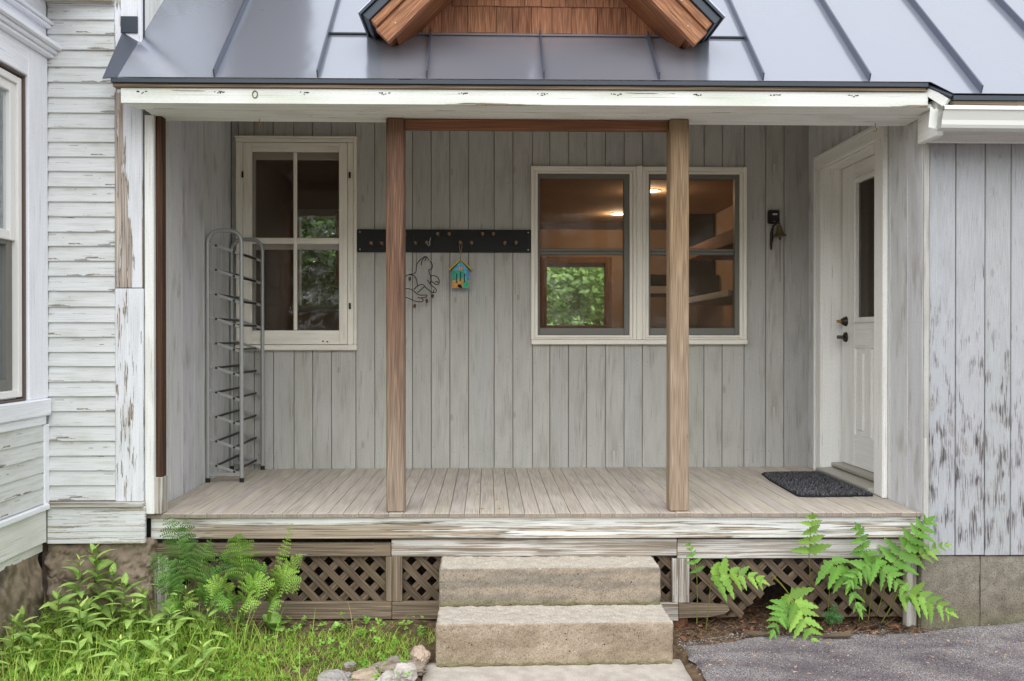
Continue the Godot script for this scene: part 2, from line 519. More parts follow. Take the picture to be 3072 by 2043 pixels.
	wood("green_post", {paint = rgb(190, 166, 140), wood_a = rgb(104, 84, 64), wood_b = rgb(164, 142, 110), thr = -0.2, seed = 103, w = 192, h = 1024, tile_u = 0.2, tile_v = 2.06, relief = 0.16, stretch = 40.0, fine_freq = 0.4, weights = Vector3(0.4, 0.3, 0.3), knots = 3, knot_size = 0.9,
		fade_color = rgb(176, 158, 138), fade = func(v: float) -> float: return 0.9 * smoothstep(0.2, 0.7, v)})
	wood("dark_post", {paint = rgb(90, 66, 50), wood_a = rgb(48, 34, 27), wood_b = rgb(98, 70, 50), thr = 0.1, seed = 109, tile_u = 0.3, tile_v = 1.5, relief = 0.1, stretch = 30.0})
	wood("brown_rail", {paint = rgb(130, 90, 68), wood_a = rgb(98, 66, 50), wood_b = rgb(150, 104, 78), thr = 0.1, seed = 107, tile_u = 0.3, tile_v = 1.5, relief = 0.1, stretch = 30.0})
	wood("cedar_shingle", {paint = rgb(160, 100, 62), wood_a = rgb(108, 70, 50), wood_b = rgb(174, 124, 94), thr = 0.02, seed = 111, tile_u = 0.35, tile_v = 0.9, relief = 0.16, stretch = 16.0, vary = true})
	wood("cedar_board", {paint = rgb(150, 84, 44), wood_a = rgb(112, 68, 46), wood_b = rgb(192, 142, 102), thr = 0.02, seed = 113, tile_u = 0.3, tile_v = 0.9, relief = 0.08, stretch = 14.0, rough = 0.5})
	wood("soffit_wood", {paint = rgb(120, 64, 34), wood_a = rgb(104, 62, 40), wood_b = rgb(164, 112, 74), thr = 0.02, seed = 117, tile_u = 0.3, tile_v = 0.9, relief = 0.1, stretch = 24.0})
	wood("window_cream", {paint = rgb(240, 236, 224), wood_a = rgb(120, 112, 98), wood_b = rgb(170, 162, 148), thr = 0.86, seed = 121, dirt = 0.2, dirt_color = rgb(176, 170, 150), tile_u = 0.6, tile_v = 1.4, relief = 0.05, grain = 0.03})
	wood("door_paint", {paint = rgb(242, 242, 238), wood_a = rgb(150, 146, 138), wood_b = rgb(180, 176, 168), thr = 0.95, seed = 125, dirt = 0.16, dirt_color = rgb(170, 166, 152), tile_u = 0.8, tile_v = 2.2, relief = 0.03, grain = 0.025, rough = 0.5})
	wood("room_wood", {paint = rgb(150, 112, 82), wood_a = rgb(108, 76, 52), wood_b = rgb(164, 124, 90), thr = 0.02, seed = 127, tile_u = 0.5, tile_v = 1.5, relief = 0.05})
	mineral("step_concrete", rgb(180, 172, 161), rgb(194, 186, 174), rgb(224, 217, 206), rgb(108, 101, 91), {seed = 5, tile = 1.5, blot = 0.03, grit = 0.42, spark_at = 0.62, dark_at = 0.33, amount = 0.75, relief = 0.16, streak = 2.0})
	mineral("path_concrete", rgb(176, 168, 158), rgb(194, 186, 177), rgb(222, 216, 208), rgb(132, 122, 110), {seed = 7, tile = 1.4, blot = 0.03, grit = 0.42, amount = 0.45, relief = 0.1})
	mineral("grey_concrete", rgb(122, 116, 104), rgb(140, 134, 121), rgb(168, 160, 147), rgb(66, 61, 54), {seed = 9, tile = 1.3, blot = 0.03, grit = 0.42, spark_at = 0.66, dark_at = 0.36, amount = 0.7, relief = 0.18})
	mineral("old_stone", rgb(136, 122, 106), rgb(164, 148, 130), rgb(188, 174, 156), rgb(70, 60, 52), {seed = 13, tile = 0.9, blot = 0.03, grit = 0.4, relief = 0.45, amount = 0.6})
	mineral("asphalt", rgb(120, 115, 118), rgb(142, 137, 137), rgb(206, 201, 198), rgb(62, 58, 60), {seed = 15, tile = 2.6, w = 1024, blot = 0.05, grit = 0.42, spark_at = 0.6, dark_at = 0.4, amount = 1.0, relief = 0.25})
	mineral("soil", rgb(96, 78, 60), rgb(136, 116, 92), rgb(180, 162, 138), rgb(44, 34, 26), {seed = 17, tile = 0.4, grit = 0.3, spark_at = 0.68, dark_at = 0.36, amount = 0.7, relief = 0.6})
	mineral("rock", rgb(176, 170, 162), rgb(200, 194, 186), rgb(224, 220, 214), rgb(112, 106, 102), {seed = 19, tile = 0.4, grit = 0.42, spark_at = 0.66, dark_at = 0.33, amount = 0.6, relief = 0.1})
	mineral("moss", rgb(96, 92, 66), rgb(128, 120, 92), rgb(150, 140, 116), rgb(44, 42, 30), {seed = 27, tile = 0.3, w = 256, relief = 0.2})
	mineral("plaster", rgb(178, 152, 126), rgb(184, 158, 132), rgb(190, 164, 138), rgb(166, 140, 114), {seed = 29, tile = 1.5, amount = 0.2, relief = 0.03, w = 256})
	M.plaster.vertex_color_use_as_albedo = false
	var met := plain("roof_metal", rgb(174, 179, 191), 0.18, 0.68)
	var nz := FastNoiseLite.new()
	nz.seed = 4
	nz.frequency = 0.012
	nz.fractal_octaves = 3
	var im := nz.get_seamless_image(256, 256)
	im.convert(Image.FORMAT_L8)
	met.heightmap_enabled = true
	met.heightmap_texture = ImageTexture.create_from_image(im)
	met.heightmap_scale = 0.25
	met.uv1_triplanar = true
	met.uv1_world_triplanar = true
	met.uv1_scale = Vector3.ONE * 0.9
	plain("seam_metal", rgb(104, 110, 124), 0.4, 0.7)
	plain("dark_metal", rgb(62, 68, 76), 0.45, 0.5)
	plain("gutter_metal", rgb(224, 226, 220), 0.4)
	plain("black_board", rgb(9, 11, 13), 0.6)
	plain("black_iron", rgb(22, 22, 22), 0.5, 0.3)
	plain("bronze", rgb(58, 52, 44), 0.4, 0.7)
	plain("old_brass", rgb(112, 102, 70), 0.45, 0.75)
	plain("brass", rgb(190, 150, 80), 0.35, 0.9)
	plain("weathered_stop", rgb(104, 90, 82), 0.8)
	plain("rust", rgb(96, 62, 46), 0.7, 0.3)
	plain("tube_grey", rgb(168, 170, 168), 0.38, 0.4)
	plain("rod_black", rgb(34, 33, 31), 0.4)
	plain("rubber", rgb(26, 26, 26), 0.7)
	plain("steel", rgb(190, 190, 190), 0.3, 0.9)
	plain("peg_wood", rgb(132, 104, 80), 0.7)
	plain("jute", rgb(150, 122, 80), 0.9)
	plain("screen_frame", rgb(112, 111, 104), 0.5)
	plain("vinyl", rgb(232, 232, 230), 0.35)
	plain("dark_gap", rgb(22, 20, 18), 0.9)
	plain("mat_base", rgb(32, 33, 36), 0.95)
	plain("mat_pile", Color.WHITE, 0.95, 0.0, true)
	plain("curtain", rgb(214, 226, 230), 0.9)
	plain("dark_wall", rgb(164, 136, 112), 0.85)
	plain("amber_cloth", rgb(206, 140, 60), 0.9)
	plain("shade_white", rgb(196, 190, 178), 0.8)
	plain("bark", rgb(92, 78, 64), 0.95)
	plain("debris", Color.WHITE, 0.9, 0.0, true)
	plain("birdhouse_paint", Color.WHITE, 0.6, 0.0, true)
	plain("sill_metal", rgb(178, 174, 164), 0.45, 0.4)
	glass("pane", Color(0.9, 0.95, 0.95), 0.04)
	glass("screened_pane", Color(0.42, 0.38, 0.33), 0.2)
	M.screened_pane.metallic_specular = 0.22
	glass("old_pane", Color(0.4, 0.34, 0.28), 0.16)
	glass("blue_pane", Color(0.55, 0.65, 0.7), 0.12)
	leafy("grass_blade", 0.4, 0.5)
	leafy("leaf", 0.34, 0.45)
	leafy("leaf_dark", 0.3, 0.45)
	M.leaf_dark.albedo_color = rgb(205, 208, 196)
	leafy("fern_leaf", 0.34, 0.5)
	leafy("tree_leaf", 0.35, 0.6)
	var l := plain("lamp_glow", rgb(255, 236, 205), 0.5)
	l.emission_enabled = true
	l.emission = rgb(255, 214, 160)
	l.emission_energy_multiplier = 5.0


func zf(x: float) -> float:
	return -0.02 + 0.02 * (x - LEFT_X)


func ze(x: float) -> float:
	return 0.277 - 0.0035 * (x + 1.75)


func gy(x: float, z: float) -> float:
	var y := 0.0
	y += 0.045 * smoothstep(0.5, -0.1, z) * smoothstep(0.2, -0.4, x) - 0.012
	y += 0.035 * smoothstep(-1.2, -2.2, x)
	y -= 0.06 * smoothstep(-0.31, -0.27, x) * smoothstep(0.96, 0.92, x) * smoothstep(0.3, 0.42, z)
	y += 0.02 * sin(x * 7.0 + 1.0) * sin(z * 6.0) * 0.4
	return y


func _ready() -> void:
	rng.seed = 7
	# ---- camera, sky, sun, exposure
	var cam := Camera3D.new()
	cam.name = "camera"
	add_child(cam)
	cam.fov = 42.749
	cam.far = 400.0
	cam.near = 0.05
	cam.position = Vector3(0, 1.511, 4.5)
	cam.rotation = Vector3(deg_to_rad(-0.2525), deg_to_rad(-1.668), 0)
	cam.current = true
	var we := WorldEnvironment.new()
	we.name = "world_environment"
	var env := Environment.new()
	env.background_mode = Environment.BG_SKY
	var sm := ProceduralSkyMaterial.new()
	sm.sky_top_color = Color(0.87, 0.885, 0.915)
	sm.sky_horizon_color = Color(0.90, 0.91, 0.93)
	sm.sky_curve = 0.2
	sm.ground_bottom_color = Color(0.2, 0.2, 0.18)
	sm.ground_horizon_color = Color(0.5, 0.5, 0.48)
	sm.sky_energy_multiplier = 1.0
	sm.sun_angle_max = 1.0
	var sky := Sky.new()
	sky.sky_material = sm
	env.sky = sky
	env.tonemap_mode = Environment.TONE_MAPPER_LINEAR
	env.tonemap_exposure = 2.4
	env.sdfgi_enabled = true
	env.ssao_enabled = true
	env.ssil_enabled = true
	we.environment = env
	add_child(we)
	var sun := DirectionalLight3D.new()
	sun.name = "sun"
	sun.light_energy = 0.5
	sun.light_color = Color(0.985, 0.99, 1.0)
	sun.light_angular_distance = 90.0
	sun.shadow_enabled = true
	sun.rotation_degrees = Vector3(-38, -6, 0)
	add_child(sun)
	materials()
	rng.seed = 11
	ground()
	clapboard_house()
	plank_house()
	porch()
	steps()
	porch_things()
	rng.seed = 99
	plants()
	litter()
	trees()


# ---------------------------------------------------------------- the ground
func ground() -> void:
	var xs := [-150.0, -60.0, -25.0, -12.0, -6.0, -4.0, -3.2]
	while xs[-1] < 3.6: xs.append(xs[-1] + 0.06)
	xs.append_array([4.2, 6.0, 12.0, 25.0, 60.0, 150.0])
	var zs := [-150.0, -60.0, -25.0, -12.0, -6.0, -3.0, -1.6, -0.8, -0.3]
	while zs[-1] < 1.6: zs.append(zs[-1] + 0.06)
	zs.append_array([2.2, 3.5, 6.0, 12.0, 25.0, 60.0, 150.0])
	var nz := FastNoiseLite.new()
	nz.seed = 3
	nz.frequency = 3.0
	var yy := func(x: float, z: float) -> float: return gy(x, z) + 0.014 * nz.get_noise_2d(x, z)
	var mb := MB.new()
	for j in zs.size() - 1:
		for i in xs.size() - 1:
			var q := []
			for d in [[0, 0], [1, 0], [1, 1], [0, 1]]:
				q.append(Vector3(xs[i + d[0]], yy.call(xs[i + d[0]], zs[j + d[1]]), zs[j + d[1]]))
			var far: bool = absf(q[0].x) > 3.5 or q[0].z > 1.5 or q[0].z < -3.0
			mb.col = Color(1.2, 1.3, 0.9) if far else Color.WHITE  # ground out of view is brightened to bounce light into the porch
			mb.quad(q[0], q[1], q[2], q[3], Vector3.UP)
	var g := put(self, "ground", mb, M.soil)
	g.set_meta("kind", "structure")
	# the asphalt drive, with a ragged edge towards the porch
	var nz2 := FastNoiseLite.new()
	nz2.seed = 8
	nz2.frequency = 2.5
	var edge := func(x: float) -> float: return lerpf(0.27, 0.125, smoothstep(0.95, 1.5, x)) - 0.075 * smoothstep(2.1, 2.5, x) + 0.012 * nz2.get_noise_1d(x * 3.0) - 0.05 * smoothstep(2.6, 3.0, x) + 0.0
	var left := func(z: float) -> float: return 0.95 + 0.03 * nz2.get_noise_1d(z * 4.0 + 9.0) + 0.02 * smoothstep(0.3, 0.6, z)
	mb = MB.new()
	var nu := 140
	var nv := 60
	var at := func(i: int, j: int) -> Vector3:
		var s := float(i) / nu
		var q := float(j) / nv
		var x := lerpf(left.call(0.3 + q), 14.0, s * s * s * 0.75 + s * 0.25)
		var z0: float = edge.call(x)
		var z := lerpf(z0, 16.0, q * q * q * 0.93 + q * 0.07)
		x = maxf(x, left.call(z) * (1.0 - s) + x * s)
		var lip := minf(minf(i, j) * 0.5, 1.0)
		var y := -0.004 + 0.008 * lip + 0.02 * smoothstep(2.2, 2.9, x) * smoothstep(0.6, 0.1, z) + 0.006 * nz2.get_noise_2d(x * 2.0, z * 2.0)
		if lip < 0.1: y = -0.014
		return Vector3(x, y, z)
	for j in nv:
		for i in nu:
			var a: Vector3 = at.call(i, j)
			var b: Vector3 = at.call(i + 1, j)
			var c: Vector3 = at.call(i + 1, j + 1)
			var d: Vector3 = at.call(i, j + 1)
			var nn := -(b - a).cross(d - a).normalized()
			nn = nn if nn.y > 0 else -nn
			var base := mb.c.size()
			mb.quad(a, b, c, d, nn)
			for k in range(base, mb.c.size()):
				var p := mb.v[k]
				var w := clampf(0.4 + 1.6 * nz2.get_noise_2d(p.x * 0.7, p.z * 1.5), 0, 1)
				var dusty: float = smoothstep(0.28, 0.02, p.z - edge.call(p.x)) * 0.9
				mb.c[k] = Color(0.6, 0.56, 0.6).lerp(Color(1.08, 1.06, 1.03), maxf(w, dusty))
	g = put(self, "driveway", mb, M.asphalt)
	g.set_meta("kind", "structure")
	# the path slab in front of the steps
	mb = MB.new()
	lump(mb, Vector3(0.315, -0.06, 3.4), Vector3(0.605, 0.045, 3.0), 0.015, 0.008, 6.0, 0.06, 61)
	g = put(self, "path", mb, M.path_concrete)
	g.set_meta("kind", "structure")


# ---------------------------------------------------------------- the old white house at the left
func clapboard_house() -> void:
	var h := thing("clapboard_house", "old white clapboard house with peeling paint and a bay window, left of the porch", "house", Vector3(-2.2, 0, 0))
	var w := section(h, "front_wall")
	board(w, "sheathing", M.white_trim, Vector3(-6.5, 0.46, -3.55), Vector3(LEFT_X - 0.03, 4.6, 0.0), 1, 0.0)
	var ys := [3.193, 3.118, 3.044, 2.966, 2.879, 2.801, 2.724, 2.646, 2.569, 2.498, 2.423, 2.349, 2.271, 2.195, 2.12, 2.042, 1.97, 1.894, 1.818, 1.742, 1.662, 1.582, 1.508, 1.431, 1.359, 1.281, 1.206]
	while ys[-1] > 0.75: ys.append(ys[-1] - 0.0755)
	for i in ys.size():
		var y: float = ys[i]
		var hh := 0.086
		var tilt := Basis(Vector3.RIGHT, -0.15 + rng.randf_range(-0.01, 0.01)) * Basis(Vector3.BACK, rng.randf_range(-0.004, 0.004))
		board(w, "clapboard", M.clapboard_paint, Vector3(-2.226, y, 0.002), Vector3(-1.889, y + hh, 0.015), 0, 0.002, tilt, Vector2(0.043, rng.randf() * 3.2))
	for i in range(1, 17):
		board(w, "clapboard", M.clapboard_paint, Vector3(-2.226, 3.193 + 0.08 * i, 0.003), Vector3(-1.889, 3.28 + 0.08 * i, 0.013), 0, 0.002, Basis(Vector3.RIGHT, -0.11))
	# corner board in two lengths, bare where the paint has gone
	board(w, "corner_board", M.corner_peel, Vector3(-1.888, 1.759, 0.0), Vector3(-1.752, 3.3, 0.024), 1, 0.003, Basis.IDENTITY, Vector2(0.07, -0.77))
	board(w, "corner_board", M.corner_peel, Vector3(-1.888, 0.672, 0.0), Vector3(-1.748, 1.756, 0.022), 1, 0.003, Basis.IDENTITY, Vector2(0.07, -2.086))
	board(w, "corner_board", M.white_trim, Vector3(-1.888, 3.302, 0.0), Vector3(-1.752, 4.598, 0.024), 1, 0.003)
	board(w, "side_board", M.white_trim, Vector3(-1.786, 2.9, -3.4), Vector3(-1.766, 4.598, -0.024), 1, 0.002)
	board(w, "skirt_board", M.patchy_white, Vector3(-2.226, 0.46, 0.004), Vector3(-1.738, 0.648, 0.03), 0, 0.003)
	board(w, "drip_cap", M.patchy_grey, Vector3(-2.222, 0.649, 0.0), Vector3(-1.742, 0.67, 0.05), 0, 0.004, Basis(Vector3.RIGHT, 0.12))
	board(w, "soffit_trim", M.patchy_grey, Vector3(-2.226, 3.2, 0.012), Vector3(-1.89, 3.26, 0.05), 0, 0.004)
	board(w, "added_eave", M.bare_grey, Vector3(-6.6, 4.6, -3.7), Vector3(-1.3, 4.72, 0.42), 0, 0.004)  # unseen eave, added in grey wood to darken the reflection in the metal roof
	board(w, "upper_roof", M.seam_metal, Vector3(-6.7, 4.722, -3.8), Vector3(-1.25, 4.77, 0.5), 0, 0.004)
	# the bay, whose side faces the porch
	var b := section(h, "bay")
	var bx := -2.223
	board(b, "bay_core", M.bay_paint, Vector3(-4.2, 0.46, 0.0), Vector3(bx - 0.25, 4.4, 0.98), 1, 0.0)
	board(b, "side_casing", M.bay_paint, Vector3(bx - 0.04, 1.2, 0.018), Vector3(bx, 2.92, 0.205), 1, 0.004)
	board(b, "side_casing", M.bay_paint, Vector3(bx - 0.04, 1.2, 0.755), Vector3(bx, 2.92, 0.95), 1, 0.004)
	board(b, "head_casing", M.bay_paint, Vector3(bx - 0.041, 2.778, 0.206), Vector3(bx - 0.001, 2.92, 0.754), 2, 0.004)
	board(b, "frieze", M.bay_paint, Vector3(bx - 0.05, 2.985, 0.018), Vector3(bx - 0.006, 3.22, 0.95), 2, 0.004)
	for k in [[2.921, 2.94, 0.03], [2.941, 2.962, 0.045], [2.963, 2.987, 0.068]]:
		board(b, "crown_moulding", M.bay_paint, Vector3(bx - 0.045, k[0], 0.016 - k[2] * 0.4), Vector3(bx + k[2], k[1], 0.97 + k[2]), 2, 0.004)
	board(b, "crown_moulding", M.bay_paint, Vector3(bx - 0.045, 3.07, 0.016), Vector3(bx + 0.02, 3.088, 0.98), 2, 0.004)
	board(b, "crown_moulding", M.bay_paint, Vector3(bx - 0.045, 3.089, 0.015), Vector3(bx + 0.032, 3.104, 0.985), 2, 0.004)
	board(b, "soffit", M.bay_paint, Vector3(-4.3, 3.222, 0.014), Vector3(-2.07, 3.25, 1.1), 2, 0.003)
	board(b, "roof_edge", M.bay_paint, Vector3(-4.3, 3.252, 0.014), Vector3(-2.05, 3.5, 1.12), 2, 0.003)
	board(b, "window_sill", M.bay_paint, Vector3(bx - 0.06, 1.115, 0.03), Vector3(bx + 0.022, 1.2, 0.96), 2, 0.006)
	board(b, "apron", M.bay_paint, Vector3(bx - 0.05, 1.07, 0.05), Vector3(bx + 0.006, 1.113, 0.96), 2, 0.004)
	board(b, "corner_trim", M.bay_paint, Vector3(bx - 0.04, 0.66, 0.016), Vector3(bx + 0.004, 1.068, 0.065), 1, 0.004)
	for i in 5:
		board(b, "clapboard", M.clapboard_paint, Vector3(bx - 0.014, 0.672 + 0.079 * i, 0.067), Vector3(bx - 0.004, 0.76 + 0.079 * i, 0.95), 2, 0.002, Basis(Vector3.BACK, 0.1), Vector2(0.043, rng.randf() * 3.2))
	board(b, "sheathing", M.bay_paint, Vector3(bx - 0.1, 0.46, 0.017), Vector3(bx - 0.042, 1.2, 0.95), 1, 0.0)
	board(b, "drip_cap", M.bay_paint, Vector3(bx - 0.04, 0.64, 0.028), Vector3(bx + 0.02, 0.668, 0.98), 2, 0.004)
	board(b, "skirt_board", M.white_trim, Vector3(bx - 0.04, 0.472, 0.03), Vector3(bx - 0.006, 0.638, 0.95), 2, 0.003)
	board(b, "skirt_board", M.white_trim, Vector3(bx - 0.06, 0.42, 0.02), Vector3(bx - 0.03, 0.47, 0.95), 2, 0.003)
	# its sash window
	var win := section(h, "bay_window")
	var zwin := func(called: String, m: Material, x0: float, x1: float, y0: float, y1: float, z0: float, z1: float, t: float) -> void:
		var mb := MB.new()
		box(mb, Vector3(x0, y0, z0), Vector3(x1, y1, z0 + t), 1, 0.003)
		box(mb, Vector3(x0, y0, z1 - t), Vector3(x1, y1, z1), 1, 0.003)
		box(mb, Vector3(x0, y0, z0 + t), Vector3(x1 - 0.001, y0 + t, z1 - t), 2, 0.003)
		box(mb, Vector3(x0, y1 - t, z0 + t), Vector3(x1 - 0.001, y1, z1 - t), 2, 0.003)
		put(win, called, mb, m)
	zwin.call("stained_stop", M.weathered_stop, bx - 0.06, bx - 0.012, 1.203, 2.775, 0.207, 0.752, 0.008)
	zwin.call("frame", M.vinyl, bx - 0.08, bx - 0.022, 1.22, 2.757, 0.225, 0.735, 0.034)
	zwin.call("upper_sash", M.vinyl, bx - 0.07, bx - 0.035, 1.97, 2.722, 0.26, 0.70, 0.045)
	zwin.call("lower_sash", M.screen_frame, bx - 0.088, bx - 0.05, 1.255, 1.998, 0.26, 0.70, 0.05)
	board(win, "pane", M.blue_pane, Vector3(bx - 0.057, 2.01, 0.3), Vector3(bx - 0.053, 2.68, 0.66), 1, 0.0)
	board(win, "pane", M.blue_pane, Vector3(bx - 0.072, 1.3, 0.3), Vector3(bx - 0.068, 1.96, 0.66), 1, 0.0)
	var mb := MB.new()
	for k in 11:
		var z := 0.24 + k * 0.044
		box(mb, Vector3(bx - 0.2 - 0.012 * (k % 2), 1.2, z), Vector3(bx - 0.19 - 0.012 * (k % 2), 2.8, z + 0.0435), 1, 0.004)
	put(win, "curtain", mb, M.curtain)
	# foundations: rubble under the wall, rendered stone under the bay
	var f := section(h, "foundation")
	board(f, "mortar", M.old_stone, Vector3(-2.3, -0.3, -0.4), Vector3(-1.735, 0.452, -0.07), 1, 0.0)
	for s in [[-2.11, 0.36, 0.15, 0.095], [-1.86, 0.34, 0.135, 0.12], [-2.13, 0.18, 0.12, 0.1], [-1.9, 0.14, 0.17, 0.095], [-2.05, 0.0, 0.2, 0.09], [-1.8, -0.02, 0.14, 0.1], [-1.99, 0.42, 0.06, 0.03]]:
		mb = MB.new()
		lump(mb, Vector3.ZERO, Vector3(s[2], s[3], 0.09), 0.02, 0.035, 9.0, 0.014, int(s[0] * 1000))
		put(f, "stone", mb, M.old_stone, Transform3D(Basis.IDENTITY, Vector3(s[0], s[1], -0.1)))
	mb = MB.new()
	lump(mb, Vector3.ZERO, Vector3(0.2, 0.32, 0.47), 0.02, 0.04, 5.0, 0.03, 77, func(p: Vector3, _n: Vector3) -> Color: return Color(1, 1, 1).lerp(Color(0.4, 0.42, 0.46), smoothstep(0.0, 0.05, sin(p.z * 9.0 + p.y * 5.0) * 0.4 - 0.1)))
	put(f, "rendered_stone", mb, M.old_stone, Transform3D(Basis.IDENTITY, Vector3(bx - 0.235, 0.12, 0.48)))


# ---------------------------------------------------------------- the plank-sided addition
func plank_house() -> void:
	var h := thing("plank_house", "grey-white plank-sided addition with a metal roof, cedar dormer, two windows and a side door", "house", Vector3(0.3, 0, -1.6))
	# --- left side wall of the porch
	var w := section(h, "left_wall")
	board(w, "sheathing", M.side_plank_lit, Vector3(LEFT_X - 0.03, 0.5, BACK_Z - 0.1), Vector3(LEFT_X - 0.022, 3.02, -0.01), 1, 0.0)
	var zs := [-0.03, -0.2, -0.385, -0.575, -0.78, -0.96, -1.14, -1.33, BACK_Z - 0.004]
	for i in zs.size() - 1:
		board(w, "plank", M.side_plank_lit, Vector3(LEFT_X - 0.02, DECK - 0.03, zs[i + 1] + 0.0012), Vector3(LEFT_X - rng.randf() * 0.0015, 3.03, zs[i] - 0.0012), 1, 0.0025)
	# --- back wall
	w = section(h, "back_wall")
	var xs := [LEFT_X + 0.002, -1.708, -1.601, -1.47, -1.329, -1.201, -1.072, -0.904, -0.774, -0.642, -0.513, -0.384, -0.255, -0.126, 0.052, 0.182, 0.318, 0.439, 0.569, 0.696, 0.827, 0.958, 1.086, 1.262, 1.394, 1.519, 1.647, 1.802, 1.954, 2.083, 2.262]
	for i in xs.size() - 1:
		var a: float = xs[i] + 0.002
		var b: float = xs[i + 1] - 0.0018
		var mid := (a + b) / 2
		var spans := [[DECK - 0.02, 3.06]]
		if mid > -1.708 and mid < -0.904: spans = [[DECK - 0.02, 1.425], [2.872, 3.06]]
		if mid > 0.318 and mid < 1.802: spans = [[DECK - 0.02, 1.47], [2.682, 3.06]]
		for s in spans:
			board(w, "plank", M.plank_paint, Vector3(a, s[0], BACK_Z - 0.02), Vector3(b, s[1], BACK_Z - rng.randf() * 0.0015), 1, 0.0025)
	var nails := MB.new()
	for i in xs.size() - 1:
		for y in [0.72, 1.36, 2.0, 2.6, 2.93]:
			for t in [0.2, 0.78]:
				var p := Vector3(lerpf(xs[i], xs[i + 1], t + rng.randf_range(-0.05, 0.05)), y + rng.randf_range(-0.03, 0.03), BACK_Z)
				if (p.x > -1.73 and p.x < -0.88 and p.y > 1.4 and p.y < 2.9) or (p.x > 0.3 and p.x < 1.83 and p.y > 1.44 and p.y < 2.7) or rng.randf() < 0.3:
					continue
				lathe(nails, [Vector2(0, 0.0008), Vector2(0.0022, 0.0006), Vector2(0.0028, -0.002)], 6, Transform3D(Basis(Vector3.RIGHT, PI / 2), p))
	var nl := put(w, "nail_heads", nails, M.rust)
	nl.set_meta("kind", "stuff")
	var core := MB.new()
	for r in [[-1.78, -1.66, 0.5, 3.2], [-1.66, -0.96, 0.5, 1.46], [-1.66, -0.96, 2.845, 3.2], [-0.96, 0.345, 0.5, 3.2], [0.345, 1.78, 0.5, 1.49], [0.345, 1.78, 2.66, 3.2], [1.78, 2.4, 0.5, 3.2]]:
		box(core, Vector3(r[0], r[2], BACK_Z - 0.14), Vector3(r[1], r[3], BACK_Z - 0.021), 1, 0.0)
	put(w, "wall_core", core, M.dark_wall)
	# --- right side wall with the door
	w = section(h, "door_wall")
	var zr := [0.058, -0.1, -0.3, -0.46]
	for i in zr.size() - 1:
		board(w, "plank", M.side_plank_lit, Vector3(RIGHT_X + rng.randf() * 0.001, DECK - 0.05, zr[i + 1] + 0.0012), Vector3(RIGHT_X + 0.02, minf(3.06, 3.0 - zr[i]), zr[i] - 0.0012), 1, 0.0025)
	board(w, "plank", M.side_plank_lit, Vector3(RIGHT_X, DECK - 0.05, BACK_Z), Vector3(RIGHT_X + 0.02, 3.06, -1.29), 1, 0.0025)
	var z0 := -0.46
	while z0 > -1.25:
		board(w, "plank", M.side_plank_lit, Vector3(RIGHT_X, 2.7, z0 - 0.134), Vector3(RIGHT_X + 0.02, 3.06, z0 - 0.002), 1, 0.0025)
		z0 -= 0.136
	core = MB.new()
	for r in [[0.03, -0.45, 0.4, 2.97], [-0.45, -1.27, 2.66, 3.2], [-1.27, BACK_Z - 0.14, 0.4, 3.2], [-0.45, -1.27, 0.4, 0.6]]:
		box(core, Vector3(RIGHT_X + 0.021, r[2], r[1]), Vector3(RIGHT_X + 0.19, r[3], r[0]), 1, 0.0)
	put(w, "wall_core", core, M.dark_wall)
	door(h)
	sash_window(h)
	double_window(h)
	front_right(h)
	roof(h)
	dormer(h)
	room(h)


